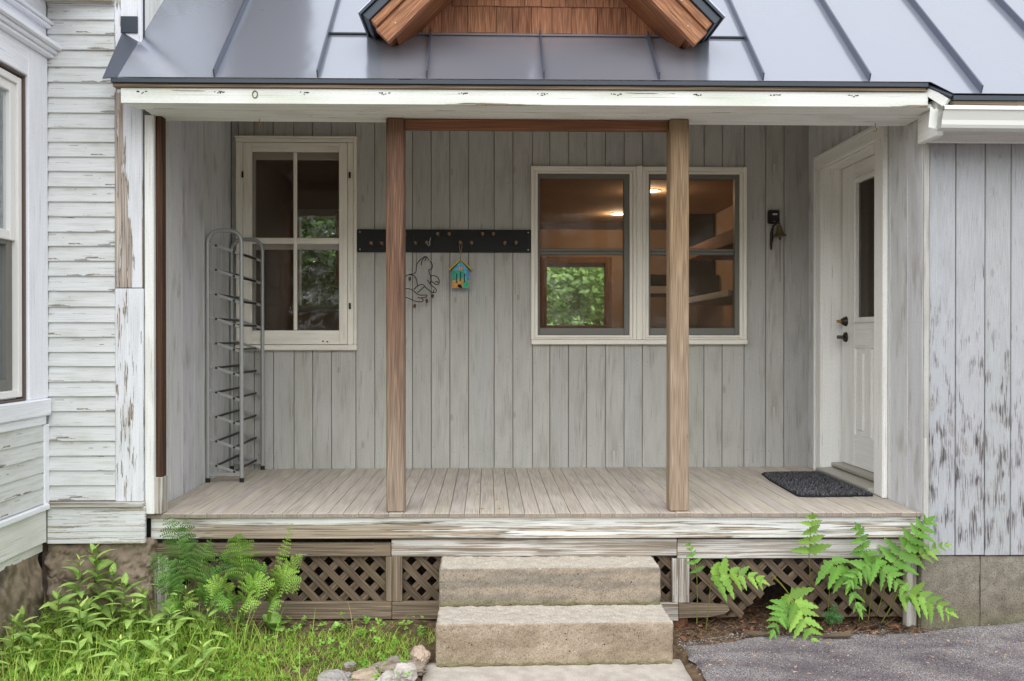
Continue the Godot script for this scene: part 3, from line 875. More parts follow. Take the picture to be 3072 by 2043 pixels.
func door(h: Node3D) -> void:
	var d := section(h, "door")
	var x := RIGHT_X
	# casing, jamb and sill
	for q in [[-1.37, -1.262], [-0.458, -0.325]]:
		board(d, "casing", M.door_paint, Vector3(x - 0.022, 0.602, q[0]), Vector3(x - 0.001, 2.64, q[1]), 1, 0.004)
		board(d, "casing_bead", M.door_paint, Vector3(x - 0.03, 0.602, q[0] if q[0] < -1.0 else q[1] - 0.026), Vector3(x - 0.0225, 2.73, q[0] + 0.026 if q[0] < -1.0 else q[1]), 1, 0.004)
	board(d, "head_casing", M.door_paint, Vector3(x - 0.0225, 2.641, -1.37), Vector3(x - 0.001, 2.73, -0.325), 2, 0.004)
	board(d, "head_bead", M.door_paint, Vector3(x - 0.031, 2.704, -1.369), Vector3(x - 0.023, 2.73, -0.326), 2, 0.004)
	board(d, "jamb", M.door_paint, Vector3(x - 0.004, 0.602, -1.29), Vector3(x + 0.135, 2.66, -1.262), 1, 0.002)
	board(d, "jamb", M.door_paint, Vector3(x - 0.004, 0.602, -0.458), Vector3(x + 0.135, 2.66, -0.43), 1, 0.002)
	board(d, "head_jamb", M.door_paint, Vector3(x - 0.003, 2.632, -1.262), Vector3(x + 0.135, 2.66, -0.458), 2, 0.002)
	board(d, "sill", M.sill_metal, Vector3(x - 0.055, 0.604, -1.262), Vector3(x + 0.13, 0.64, -0.458), 2, 0.006, Basis(Vector3.BACK, 0.06))
	board(d, "sill", M.sill_metal, Vector3(x + 0.05, 0.645, -1.262), Vector3(x + 0.15, 0.672, -0.458), 2, 0.006)
	# the leaf: stiles, rails, raised panels
	var a := x + 0.12
	var b := x + 0.163
	board(d, "door_leaf", M.door_paint, Vector3(a + 0.012, 0.675, -1.24), Vector3(b, 1.56, -0.466), 1, 0.002)
	board(d, "stile", M.door_paint, Vector3(a, 0.675, -1.249), Vector3(b, 2.628, -1.055), 1, 0.002)
	board(d, "stile", M.door_paint, Vector3(a, 0.675, -0.66), Vector3(b, 2.628, -0.466), 1, 0.002)
	for q in [[0.676, 0.88], [1.44, 1.6], [2.53, 2.628]]:
		board(d, "rail", M.door_paint, Vector3(a + 0.0004, q[0], -1.054), Vector3(b, q[1], -0.661), 2, 0.002)
	board(d, "mullion", M.door_paint, Vector3(a + 0.0004, 0.881, -0.905), Vector3(b, 1.439, -0.815), 1, 0.002)
	for q in [[-1.03, -0.93], [-0.79, -0.685]]:
		board(d, "panel", M.door_paint, Vector3(a + 0.002, 0.91, q[0]), Vector3(a + 0.03, 1.41, q[1]), 1, 0.009)
	for q in [[-1.055, -1.02], [-0.695, -0.66]]:
		board(d, "glazing_bead", M.door_paint, Vector3(a - 0.014, 1.6, q[0]), Vector3(a + 0.02, 2.53, q[1]), 1, 0.006)
	board(d, "glazing_bead", M.door_paint, Vector3(a - 0.0135, 1.6, -1.02), Vector3(a + 0.02, 1.634, -0.695), 2, 0.006)
	board(d, "glazing_bead", M.door_paint, Vector3(a - 0.0135, 2.496, -1.02), Vector3(a + 0.02, 2.53, -0.695), 2, 0.006)
	board(d, "pane", M.screened_pane, Vector3(a + 0.018, 1.6, -1.06), Vector3(a + 0.022, 2.53, -0.655), 1, 0.0)
	board(d, "door_gap", M.dark_gap, Vector3(a + 0.01, 0.672, -1.262), Vector3(b, 2.632, -1.2495), 1, 0.0)
	var mb := MB.new()
	var side := Transform3D(Basis(Vector3.BACK, PI / 2), Vector3.ZERO)
	lathe(mb, [Vector2(0.0, 0.035), Vector2(0.018, 0.033), Vector2(0.03, 0.01), Vector2(0.034, 0.0)], 16, side)
	put(d, "deadbolt", mb, M.bronze, Transform3D(Basis.IDENTITY, Vector3(a, 1.612, -1.185)))
	mb = MB.new()
	lathe(mb, [Vector2(0.0, 0.062), Vector2(0.01, 0.06), Vector2(0.011, 0.05), Vector2(0.009, 0.048), Vector2(0.011, 0.03)], 12, side)
	put(d, "lock_cylinder", mb, M.brass, Transform3D(Basis.IDENTITY, Vector3(a, 1.612, -1.185)))
	mb = MB.new()
	lathe(mb, [Vector2(0.0, 0.06), Vector2(0.012, 0.058), Vector2(0.012, 0.02), Vector2(0.03, 0.012), Vector2(0.034, 0.0)], 16, side)
	tube(mb, [Vector3(-0.055, 0, 0), Vector3(-0.06, 0, 0.03), Vector3(-0.062, -0.004, 0.07), Vector3(-0.06, -0.008, 0.11)], [0.009, 0.0095, 0.009, 0.007], 10)
	put(d, "handle", mb, M.bronze, Transform3D(Basis.IDENTITY, Vector3(a, 1.508, -1.185)))


func sash_window(h: Node3D) -> void:
	var w := section(h, "four_pane_window")
	var z := BACK_Z
	board(w, "casing", M.window_cream, Vector3(-1.718, 1.455, z - 0.03), Vector3(-1.67, 2.845, z + 0.028), 1, 0.004)
	board(w, "casing", M.window_cream, Vector3(-0.956, 1.455, z - 0.03), Vector3(-0.914, 2.845, z + 0.022), 1, 0.004)
	board(w, "backband", M.window_cream, Vector3(-0.913, 1.455, z - 0.02), Vector3(-0.894, 2.865, z + 0.036), 1, 0.004)
	board(w, "head_casing", M.window_cream, Vector3(-1.718, 2.846, z - 0.02), Vector3(-0.8935, 2.872, z + 0.034), 0, 0.004)
	board(w, "drip_edge", M.window_cream, Vector3(-1.722, 2.8725, z - 0.02), Vector3(-0.89, 2.884, z + 0.046), 0, 0.003)
	board(w, "sill", M.window_cream, Vector3(-1.72, 1.418, z - 0.05), Vector3(-0.892, 1.4545, z + 0.04), 0, 0.005)
	frame(w, "storm_sash", M.window_cream, -1.668, -0.958, 1.458, 2.842, z + 0.002, z + 0.03, 0.06, 0.056, 0.062, 0.096)
	board(w, "stile", M.window_cream, Vector3(-1.327, 1.555, z + 0.004), Vector3(-1.302, 2.779, z + 0.026), 1, 0.006)
	board(w, "rail", M.window_cream, Vector3(-1.607, 2.148, z + 0.005), Vector3(-1.0145, 2.19, z + 0.025), 0, 0.006)
	var k := 0
	for r in [[-1.607, -1.327, 2.19, 2.779], [-1.302, -1.0145, 2.19, 2.779], [-1.607, -1.327, 1.555, 2.148], [-1.302, -1.0145, 1.555, 2.148]]:
		var mb := MB.new()
		# old glass is not quite flat
		var n := 12
		for j in n:
			for i in n:
				var q := []
				var nn := []
				for dd in [[0, 0], [1, 0], [1, 1], [0, 1]]:
					var px := lerpf(r[0] - 0.004, r[1] + 0.004, float(i + dd[0]) / n)
					var py := lerpf(r[2] - 0.004, r[3] + 0.004, float(j + dd[1]) / n)
					q.append(Vector3(px, py, z + 0.012))
					nn.append(Vector3(0.012 * sin(px * 31 + k * 2 + 4.0 * sin(py * 9)), 0.02 * sin(py * 24 + k) + 0.008 * sin(px * 40 + py * 60), 1).normalized())
				mb.tri(q[0], q[1], q[2], nn[0], nn[1], nn[2])
				mb.tri(q[0], q[2], q[3], nn[0], nn[2], nn[3])
		put(w, "pane", mb, M.old_pane)
		k += 1
	# inner sash behind the storm window
	frame(w, "inner_sash", M.shade_white, -1.66, -0.96, 1.46, 2.845, z - 0.075, z - 0.045, 0.055, 0.045, 0.105, 0.09)
	board(w, "inner_rail", M.shade_white, Vector3(-1.6045, 2.115, z - 0.074), Vector3(-1.0055, 2.16, z - 0.046), 0, 0.004)
	for q in [[-1.677, 2.6], [-1.677, 1.72], [-0.947, 2.6], [-0.947, 1.7]]:
		board(w, "hinge", M.black_iron, Vector3(q[0], q[1], z + 0.026), Vector3(q[0] + 0.014, q[1] + 0.042, z + 0.034), 1, 0.002)
	for q in [[-1.13, 1.475], [-1.1, 1.472]]:
		board(w, "nail_hole", M.black_iron, Vector3(q[0], q[1], z + 0.028), Vector3(q[0] + 0.012, q[1] + 0.009, z + 0.031), 1, 0.002)


func double_window(h: Node3D) -> void:
	var w := section(h, "double_window")
	var z := BACK_Z
	for u in [[0.308, 1.04], [1.081, 1.812]]:
		var a: float = u[0]
		var b: float = u[1]
		frame(w, "outer_frame", M.window_cream, a, b, 1.49, 2.691, z - 0.06, z + 0.03, 0.024, 0.024, 0.03, 0.012)
		frame(w, "inner_frame", M.window_cream, a + 0.025, b - 0.025, 1.503, 2.66, z - 0.06, z + 0.018, 0.021, 0.021, 0.016, 0.018)
		frame(w, "screen_track", M.screen_frame, a + 0.047, b - 0.047, 1.522, 2.643, z - 0.05, z + 0.004, 0.014, 0.036 if a < 1 else 0.03, 0.03, 0.05)
		board(w, "upper_pane", M.screened_pane, Vector3(a + 0.06, 2.12, z - 0.034), Vector3(b - 0.08, 2.615, z - 0.031), 1, 0.0)
		board(w, "meeting_rail", M.screen_frame, Vector3(a + 0.0615, 2.106, z - 0.045), Vector3(b - 0.0835 if a < 1 else b - 0.0775, 2.125, z - 0.004), 0, 0.004)
		board(w, "meeting_rail", M.screen_frame, Vector3(a + 0.0615, 2.083, z - 0.05), Vector3(b - 0.0835 if a < 1 else b - 0.0775, 2.1055, z - 0.012), 0, 0.004)
		board(w, "lower_pane", M.screened_pane, Vector3(a + 0.06, 1.575, z - 0.03), Vector3(b - 0.08, 2.085, z - 0.027), 1, 0.0)
	board(w, "mullion", M.window_cream, Vector3(1.041, 1.49, z - 0.06), Vector3(1.08, 2.697, z + 0.034), 1, 0.004)
	board(w, "sill", M.window_cream, Vector3(0.308, 1.458, z - 0.06), Vector3(1.814, 1.4885, z + 0.042), 0, 0.004)


func front_right(h: Node3D) -> void:
	var w := section(h, "front_wall")
	var z := 0.06
	var xs := [2.287, 2.431, 2.585, 2.722, 2.88, 3.03, 3.19, 3.33, 3.49, 3.64, 3.8, 3.95, 4.1, 4.25, 4.4, 4.55]
	for i in xs.size() - 1:
		board(w, "plank", M.weathered_plank, Vector3(xs[i] + 0.0022, 0.374 + rng.randf() * 0.004, z - 0.022), Vector3(xs[i + 1] - 0.0022, 2.56, z - rng.randf() * 0.002), 1, 0.003, Basis.IDENTITY, Vector2(rng.randf() * 3.0, -1.093 + rng.randf_range(-0.35, 0.25)))
	board(w, "corner_trim", M.plank_paint, Vector3(2.2565, 0.374, z - 0.001), Vector3(2.2845, 2.56, z + 0.012), 1, 0.003)
	board(w, "sheathing", M.dark_gap, Vector3(2.28, 0.38, z - 0.1), Vector3(4.56, 2.9, z - 0.024), 1, 0.0)
	board(w, "frieze_board", M.white_trim, Vector3(2.272, 2.508, z + 0.013), Vector3(4.56, 2.585, z + 0.036), 0, 0.003)
	board(w, "soffit_board", M.white_trim, Vector3(2.262, 2.586, z + 0.001), Vector3(4.56, 2.6, 0.25), 0, 0.002)
	board(w, "fascia", M.fascia_paint, Vector3(2.272, 2.6, 0.255), Vector3(4.56, 2.69, 0.275), 0, 0.003)
	board(w, "eave_return", M.white_trim, Vector3(2.225, 2.505, z + 0.003), Vector3(2.2615, 2.69, 0.253), 2, 0.003)
	var mb := MB.new()
	tube(mb, [Vector3(-0.012, 0.03, 0), Vector3(-0.012, 0.005, 0), Vector3(-0.006, -0.004, 0), Vector3(0.006, -0.004, 0), Vector3(0.012, 0.005, 0), Vector3(0.012, 0.03, 0)], 0.0022, 8)
	put(w, "screw_hook", mb, M.rust, Transform3D(Basis.IDENTITY, Vector3(2.31, 2.575, 0.14)))
	# concrete foundation, with the joint that runs down it
	var f := section(h, "foundation")
	mb = MB.new()
	var stain := func(p: Vector3, _n: Vector3) -> Color: return Color(0.8, 0.78, 0.74).lerp(Color.WHITE, smoothstep(0.0, 0.3, p.y)).lerp(Color(0.72, 0.76, 0.6), 0.6 * smoothstep(0.12, 0.02, p.y))
	lump(mb, Vector3(2.412, 0.12, -0.6), Vector3(0.155, 0.25, 0.65), 0.006, 0.008, 9.0, 0.03, 31, stain)
	put(f, "concrete", mb, M.grey_concrete)
	mb = MB.new()
	lump(mb, Vector3(3.56, 0.12, -0.601), Vector3(0.99, 0.25, 0.65), 0.006, 0.008, 9.0, 0.04, 37, stain)
	put(f, "concrete", mb, M.grey_concrete)
	# the gutter: a K profile swept along x
	var g := section(h, "gutter")
	var prof := [Vector2(0.29, 2.628), Vector2(0.372, 2.625), Vector2(0.378, 2.618), Vector2(0.378, 2.605), Vector2(0.37, 2.601), Vector2(0.352, 2.56), Vector2(0.35, 2.538), Vector2(0.342, 2.524), Vector2(0.285, 2.521)]
	mb = MB.new()
	for s in [0, 1]:
		for i in range(1 if s == 0 else 0, prof.size() - 1):
			var p: Vector2 = prof[i] - Vector2(0.003 * s, -0.0 * s)
			var q: Vector2 = prof[i + 1] - Vector2(0.003 * s, 0)
			var nn := Vector3(0, q.x - p.x, -(q.y - p.y)).normalized()
			mb.quad(Vector3(2.2, p.y, p.x), Vector3(4.6, p.y - 0.006, p.x), Vector3(4.6, q.y - 0.006, q.x), Vector3(2.2, q.y, q.x), nn)
	put(g, "trough", mb, M.gutter_metal)
	# the end cap hangs loose, bent and torn
	mb = MB.new()
	slab(mb, PackedVector2Array([Vector2(-0.012, -0.052), Vector2(0.03, -0.056), Vector2(0.034, -0.046), Vector2(0.045, -0.03), Vector2(0.044, -0.012), Vector2(0.052, 0.01), Vector2(0.06, 0.03), Vector2(0.058, 0.042), Vector2(0.036, 0.044), Vector2(0.024, 0.036), Vector2(0.012, 0.047), Vector2(0.0, 0.05)]), -0.001, 0.001)
	put(g, "end_cap", mb, M.gutter_metal, Transform3D(Basis(Vector3.UP, 0.35), Vector3(2.152, 2.578, 0.335)))


func roof(h: Node3D) -> void:
	var r := section(h, "roof")
	var up := Vector3(0, 1, -1).normalized()
	var nn := Vector3(0, 1, 1).normalized()
	var on := func(x: float, z: float) -> Vector3: return Vector3(x, 3.032 - z, z)
	var pan := func(called: String, pts: Array, m: Material, lift := 0.0) -> void:
		var mb := MB.new()
		var mid: Vector3 = pts[0]
		for i in range(1, pts.size() - 1):
			mb.tri(pts[0] + nn * lift - mid, pts[i] + nn * lift - mid, pts[i + 1] + nn * lift - mid, nn, nn, nn)
			var dn := nn * (lift - 0.004)
			mb.tri(pts[0] + dn - mid, pts[i] + dn - mid, pts[i + 1] + dn - mid, -nn, -nn, -nn)
		put(r, called, mb, m, Transform3D(Basis.IDENTITY, mid))
	var ridge := -3.0
	var xs := [-1.766, -1.308, -0.815, 1.355, 1.884, 2.4, 2.91, 3.42, 3.93, 4.5]
	for i in xs.size() - 1:
		var a: float = xs[i]
		var b: float = xs[i + 1]
		var pts := [on.call(a, ze(a)), on.call(b, ze(b)), on.call(b, ridge), on.call(a, ridge)]
		if i == 2:
			for q in [[-0.815, -0.29], [-0.29, 0.278], [0.278, 0.842], [0.842, 1.355]]:
				pan.call("roof_panel", [on.call(q[0], ze(q[0])), on.call(q[1], ze(q[1])), on.call(q[1], -0.05), on.call(q[0], -0.05)], M.roof_metal)
			pts = [on.call(a, -0.0455), on.call(b, -0.0455), on.call(b, ridge), on.call(a, ridge)]
			pan.call("roof_panel", pts, M.roof_metal, 0.006)
			continue
		if i == 4: pts = [on.call(b, ridge), on.call(a, ridge), on.call(a, ze(a)), on.call(2.19, ze(2.19)), on.call(2.262, 0.34), on.call(b, 0.34)]
		if i > 4: pts = [on.call(a, 0.34), on.call(b, 0.34), on.call(b, ridge), on.call(a, ridge)]
		pan.call("roof_panel", pts, M.roof_metal)
	# flared flashing along the left edge
	var mb := MB.new()
	var fl := [on.call(-1.766, ze(-1.766)), Vector3(-1.835, 2.744, 0.285), Vector3(-1.846, 3.05, 0.03), on.call(-1.766, -0.03)]
	var fn := -((fl[1] - fl[0]) as Vector3).cross(fl[3] - fl[0]).normalized()
	fn = fn if fn.y > 0 else -fn
	mb.quad(fl[0], fl[1], fl[2], fl[3], fn)
	var sh := fn * -0.003
	mb.quad(fl[0] + sh, fl[1] + sh, fl[2] + sh, fl[3] + sh, -fn)
	put(r, "edge_flashing", mb, M.seam_metal)
	board(r, "step_flashing", M.dark_metal, Vector3(-1.853, 3.05, 0.025), Vector3(-1.768, 3.135, 0.032), 1, 0.002)
	board(r, "edge_flashing", M.dark_metal, Vector3(-1.768, 3.05, -0.022), Vector3(-1.7515, 4.595, -0.004), 1, 0.0)
	# standing seams with clipped lower ends
	var seams := [[-1.308, ridge], [-0.815, ridge], [-0.29, -0.05], [0.278, -0.05], [0.842, -0.05], [1.355, ridge], [1.884, ridge], [2.4, ridge], [2.91, ridge], [3.42, ridge], [3.93, ridge]]
	for s in seams:
		var x: float = s[0]
		var zz: float = ze(x) if x < 2.2 else 0.34
		var short: bool = s[1] > -1.0
		var tall := 0.034
		var st := on.call(x, zz - 0.002) as Vector3
		var en := on.call(x, s[1]) as Vector3
		mb = MB.new()
		var l := st.distance_to(en)
		var xf := Transform3D(Basis(Vector3.RIGHT, nn, -up), Vector3.ZERO)
		var poly := PackedVector2Array([Vector2(0.0, 0.0), Vector2(0.012, tall), Vector2(l, tall), Vector2(l, 0)])
		var m2 := MB.new()
		slab(m2, poly, -0.004, 0.004)
		for i in m2.v.size():
			var p := m2.v[i]
			var q := m2.n[i]
			m2.v[i] = xf * Vector3(p.z, p.y, -p.x)
			m2.n[i] = xf.basis * Vector3(q.z, q.y, -q.x)
		put(r, "standing_seam", m2, M.seam_metal, Transform3D(Basis.IDENTITY, st))
		if short:
			continue
	# laps beside the dormer
	for q in [[-0.812, -0.62], [1.17, 1.352]]:
		board(r, "panel_lap", M.dark_metal, Vector3(q[0], 3.08, -0.047), Vector3(q[1], 3.089, -0.036), 0, 0.002)
	# eave: metal drip edge, weathered batten, fascia
	var eave := func(called: String, m: Material, x0: float, x1: float, y0: float, y1: float, za: float, zb: float) -> void:
		var yaw := atan2(ze(x0) - ze(x1), x1 - x0)
		var mid := Vector3((x0 + x1) / 2, 0, (ze(x0) + ze(x1)) / 2)
		var e := MB.new()
		box(e, Vector3((x0 - x1) / 2, y0, za), Vector3((x1 - x0) / 2, y1, zb), 0, 0.002, roff())
		put(r, called, e, m, Transform3D(Basis(Vector3.UP, yaw) * Basis(Vector3.BACK, 0.0035), mid))
	eave.call("drip_edge", M.dark_metal, -1.79, 2.19, 2.736, 2.757, -0.03, 0.0)
	eave.call("batten", M.bare_grey, -1.785, 2.185, 2.718, 2.7355, -0.06, -0.012)
	eave.call("fascia", M.fascia_paint, -1.752, 2.2, 2.643, 2.7175, -0.045, -0.024)
	for k in 10:
		var x := -1.66 + k * 0.385 + rng.randf_range(-0.02, 0.02)
		if x > 2.1: break
		var dm := MB.new()
		for q in 9:
			var o := Vector3(rng.randf_range(-0.026, 0.026), 0.0, 0.0)
			o.y = -0.012 * (1.0 - absf(o.x) / 0.03) * rng.randf()
			box(dm, o - Vector3(0.003, 0.002, 0.0), o + Vector3(0.003, 0.002, 0.002), 0, 0.0)
		put(r, "vent_hole", dm, M.black_iron, Transform3D(Basis.IDENTITY, Vector3(x, 2.7 + 0.0035 * x, ze(x) - 0.0245)))
	var ring := MB.new()
	var rp := []
	for k in 13: rp.append(Vector3(0.012 * cos(k * TAU / 12), 0.017 * sin(k * TAU / 12), 0))
	tube(ring, rp, 0.0025, 6)
	put(r, "ring_mark", ring, M.old_brass, Transform3D(Basis.IDENTITY, Vector3(-1.12, 2.683, ze(-1.1) - 0.022)))
	board(r, "soffit_board", M.white_trim, Vector3(-1.75, 2.648, 0.09), Vector3(2.215, 2.668, 0.228), 0, 0.002)
	board(r, "soffit_board", M.white_trim, Vector3(-1.71, 2.644, -0.125), Vector3(2.25, 2.7, 0.088), 0, 0.003)
	board(r, "drip_edge", M.dark_metal, Vector3(2.262, 2.658, 0.318), Vector3(4.56, 2.682, 0.343), 0, 0.002)
	board(r, "batten", M.bare_grey, Vector3(2.268, 2.635, 0.285), Vector3(4.56, 2.6575, 0.335), 0, 0.002)
	mb = MB.new()
	tube(mb, [Vector3(2.188, 2.755, 0.235), Vector3(2.258, 2.675, 0.335)], 0.012, 4)
	put(r, "eave_step", mb, M.dark_metal)
	mb = MB.new()
	box(mb, Vector3(-0.012, -0.03, -0.065), Vector3(0.012, 0.012, 0.065), 2, 0.002)
	put(r, "eave_step", mb, M.white_trim, Transform3D(Basis(Vector3.UP, 0.55) * Basis(Vector3.RIGHT, 0.7), Vector3(2.222, 2.7, 0.275)))
	board(r, "porch_ceiling", M.white_trim, Vector3(-1.757, 3.03, BACK_Z - 0.1), Vector3(2.27, 3.05, -0.07), 0, 0.0)
	# end wall above the eave, and the far slope that closes the house
	mb = MB.new()
	var dn := Vector3(0, 1, -1).normalized()
	mb.quad(Vector3(0.1, 6.032, ridge), Vector3(4.5, 6.032, ridge), Vector3(4.5, 2.4, -6.63), Vector3(0.1, 2.4, -6.63), dn)
	mb.quad(Vector3(-1.766, 6.032, ridge), Vector3(0.1, 6.032, ridge), Vector3(0.1, 5.4, -3.63), Vector3(-1.766, 5.4, -3.63), dn)
	put(r, "rear_slope", mb, M.roof_metal)
	mb = MB.new()
	mb.tri(Vector3(4.5, 6.03, ridge), Vector3(4.5, 2.4, 0.3), Vector3(4.5, 2.4, -6.6), Vector3.RIGHT, Vector3.RIGHT, Vector3.RIGHT)
	put(r, "gable_end", mb, M.plank_paint)


func dormer(h: Node3D) -> void:
	var d := section(h, "dormer")
	var xc := 0.273
	board(d, "gable_core", M.soffit_wood, Vector3(-0.6, 3.0, -0.3), Vector3(1.146, 3.2, -0.085), 0, 0.0)
	var mb := MB.new()
	slab(mb, PackedVector2Array([Vector2(-0.6, 3.0), Vector2(1.146, 3.0), Vector2(xc, 3.72)]), -0.3, -0.08)
	put(d, "gable_core", mb, M.soffit_wood)
	# two courses are seen; more run up to the peak
	var first := [-0.337, -0.235, -0.099, 0.05, 0.134, 0.236, 0.343, 0.447, 0.581, 0.733, 0.885]
	var row := 0
	var y := 3.098
	while y < 3.66:
		var xs := []
		if row == 0:
			xs = first
		else:
			var x := xc - (3.72 - y) + rng.randf() * 0.05
			while x < xc + 3.74 - y:
				xs.append(x)
				x += rng.randf_range(0.085, 0.15)
		for i in xs.size() - 1:
			var g := rng.randf_range(0.72, 1.16)
			var s := MB.new()
			s.col = Color(g, g * rng.randf_range(0.94, 1.03), g * rng.randf_range(0.9, 1.03))
			var top := minf(0.165, 3.75 - y)
			var dy := rng.randf_range(-0.002, 0.002)
			box(s, Vector3(xs[i] + 0.0014, dy, -0.006), Vector3(xs[i + 1] - 0.0014, top, 0.006 + rng.randf() * 0.003), 1, 0.0015, roff())
			put(d, "shingle", s, M.cedar_shingle, Transform3D(Basis(Vector3.RIGHT, -0.06), Vector3(0, y, -0.064 - 0.002 * row)))
		y += 0.142
		row += 1
	board(d, "apron_flashing", M.dark_metal, Vector3(-0.42, 3.05, -0.075), Vector3(0.96, 3.094, -0.052), 0, 0.002)
	# rakes: mirrored left and right
	for sd in [-1.0, 1.0]:
		var ex := Vector3(-sd, 1, 0).normalized()          # up the slope
		var nx := Vector3(sd, 1, 0).normalized()           # out of the slope
		var tip := Vector3(xc + sd * 0.753, 2.949, 0)
		var xf := Transform3D(Basis(ex, nx, Vector3(0, 0, 1) * (1.0 if sd > 0 else 1.0)), tip)
		var part := func(called: String, m: Material, s0: float, s1: float, n0: float, n1: float, z0: float, z1: float, bev := 0.003) -> void:
			var p := MB.new()
			box(p, Vector3(s0, n0, z0), Vector3(s1, n1, z1), 0, bev, roff(), Transform3D(xf.basis, Vector3.ZERO))
			put(d, called, p, m, Transform3D(Basis.IDENTITY, tip))
		part.call("rake_board", M.cedar_board, 0.0, 1.064, 0.0, 0.088, 0.195, 0.235, 0.003)
		part.call("rake_board", M.cedar_board, 0.012, 1.064, 0.089, 0.13, 0.19, 0.25, 0.003)
		part.call("rake_board", M.cedar_board, 0.02, 1.064, 0.0885, 0.0888, 0.19, 0.2, 0.0)
		part.call("soffit", M.soffit_wood, 0.06, 1.064, 0.012, 0.03, -0.5, 0.194, 0.002)
		part.call("sheathing", M.soffit_wood, 0.03, 1.064, 0.031, 0.13, -1.9, 0.189, 0.002)
		part.call("roof_edge", M.dark_metal, 0.0, 1.064, 0.131, 0.172, -1.9, 0.262, 0.003)
		part.call("roof_edge", M.dark_metal, -0.012, 1.064, 0.173, 0.186, -1.9, 0.275, 0.002)
		part.call("roof_panel", M.roof_metal, -0.01, 1.075, 0.187, 0.192, -1.9, 0.272, 0.001)
		for q in [[0.09, 0.04], [0.5, 0.05], [0.3, 0.11], [0.2, 0.1]]:
			var nb := MB.new()
			lathe(nb, [Vector2(0, 0.002), Vector2(0.003, 0.0015), Vector2(0.0035, 0)], 8, Transform3D(Basis(Vector3.RIGHT, PI / 2), Vector3.ZERO))
			put(d, "nail_head", nb, M.steel, Transform3D(Basis.IDENTITY, tip + ex * q[0] + nx * q[1] + Vector3(0, 0, 0.2352 if q[1] < 0.088 else 0.2502)))


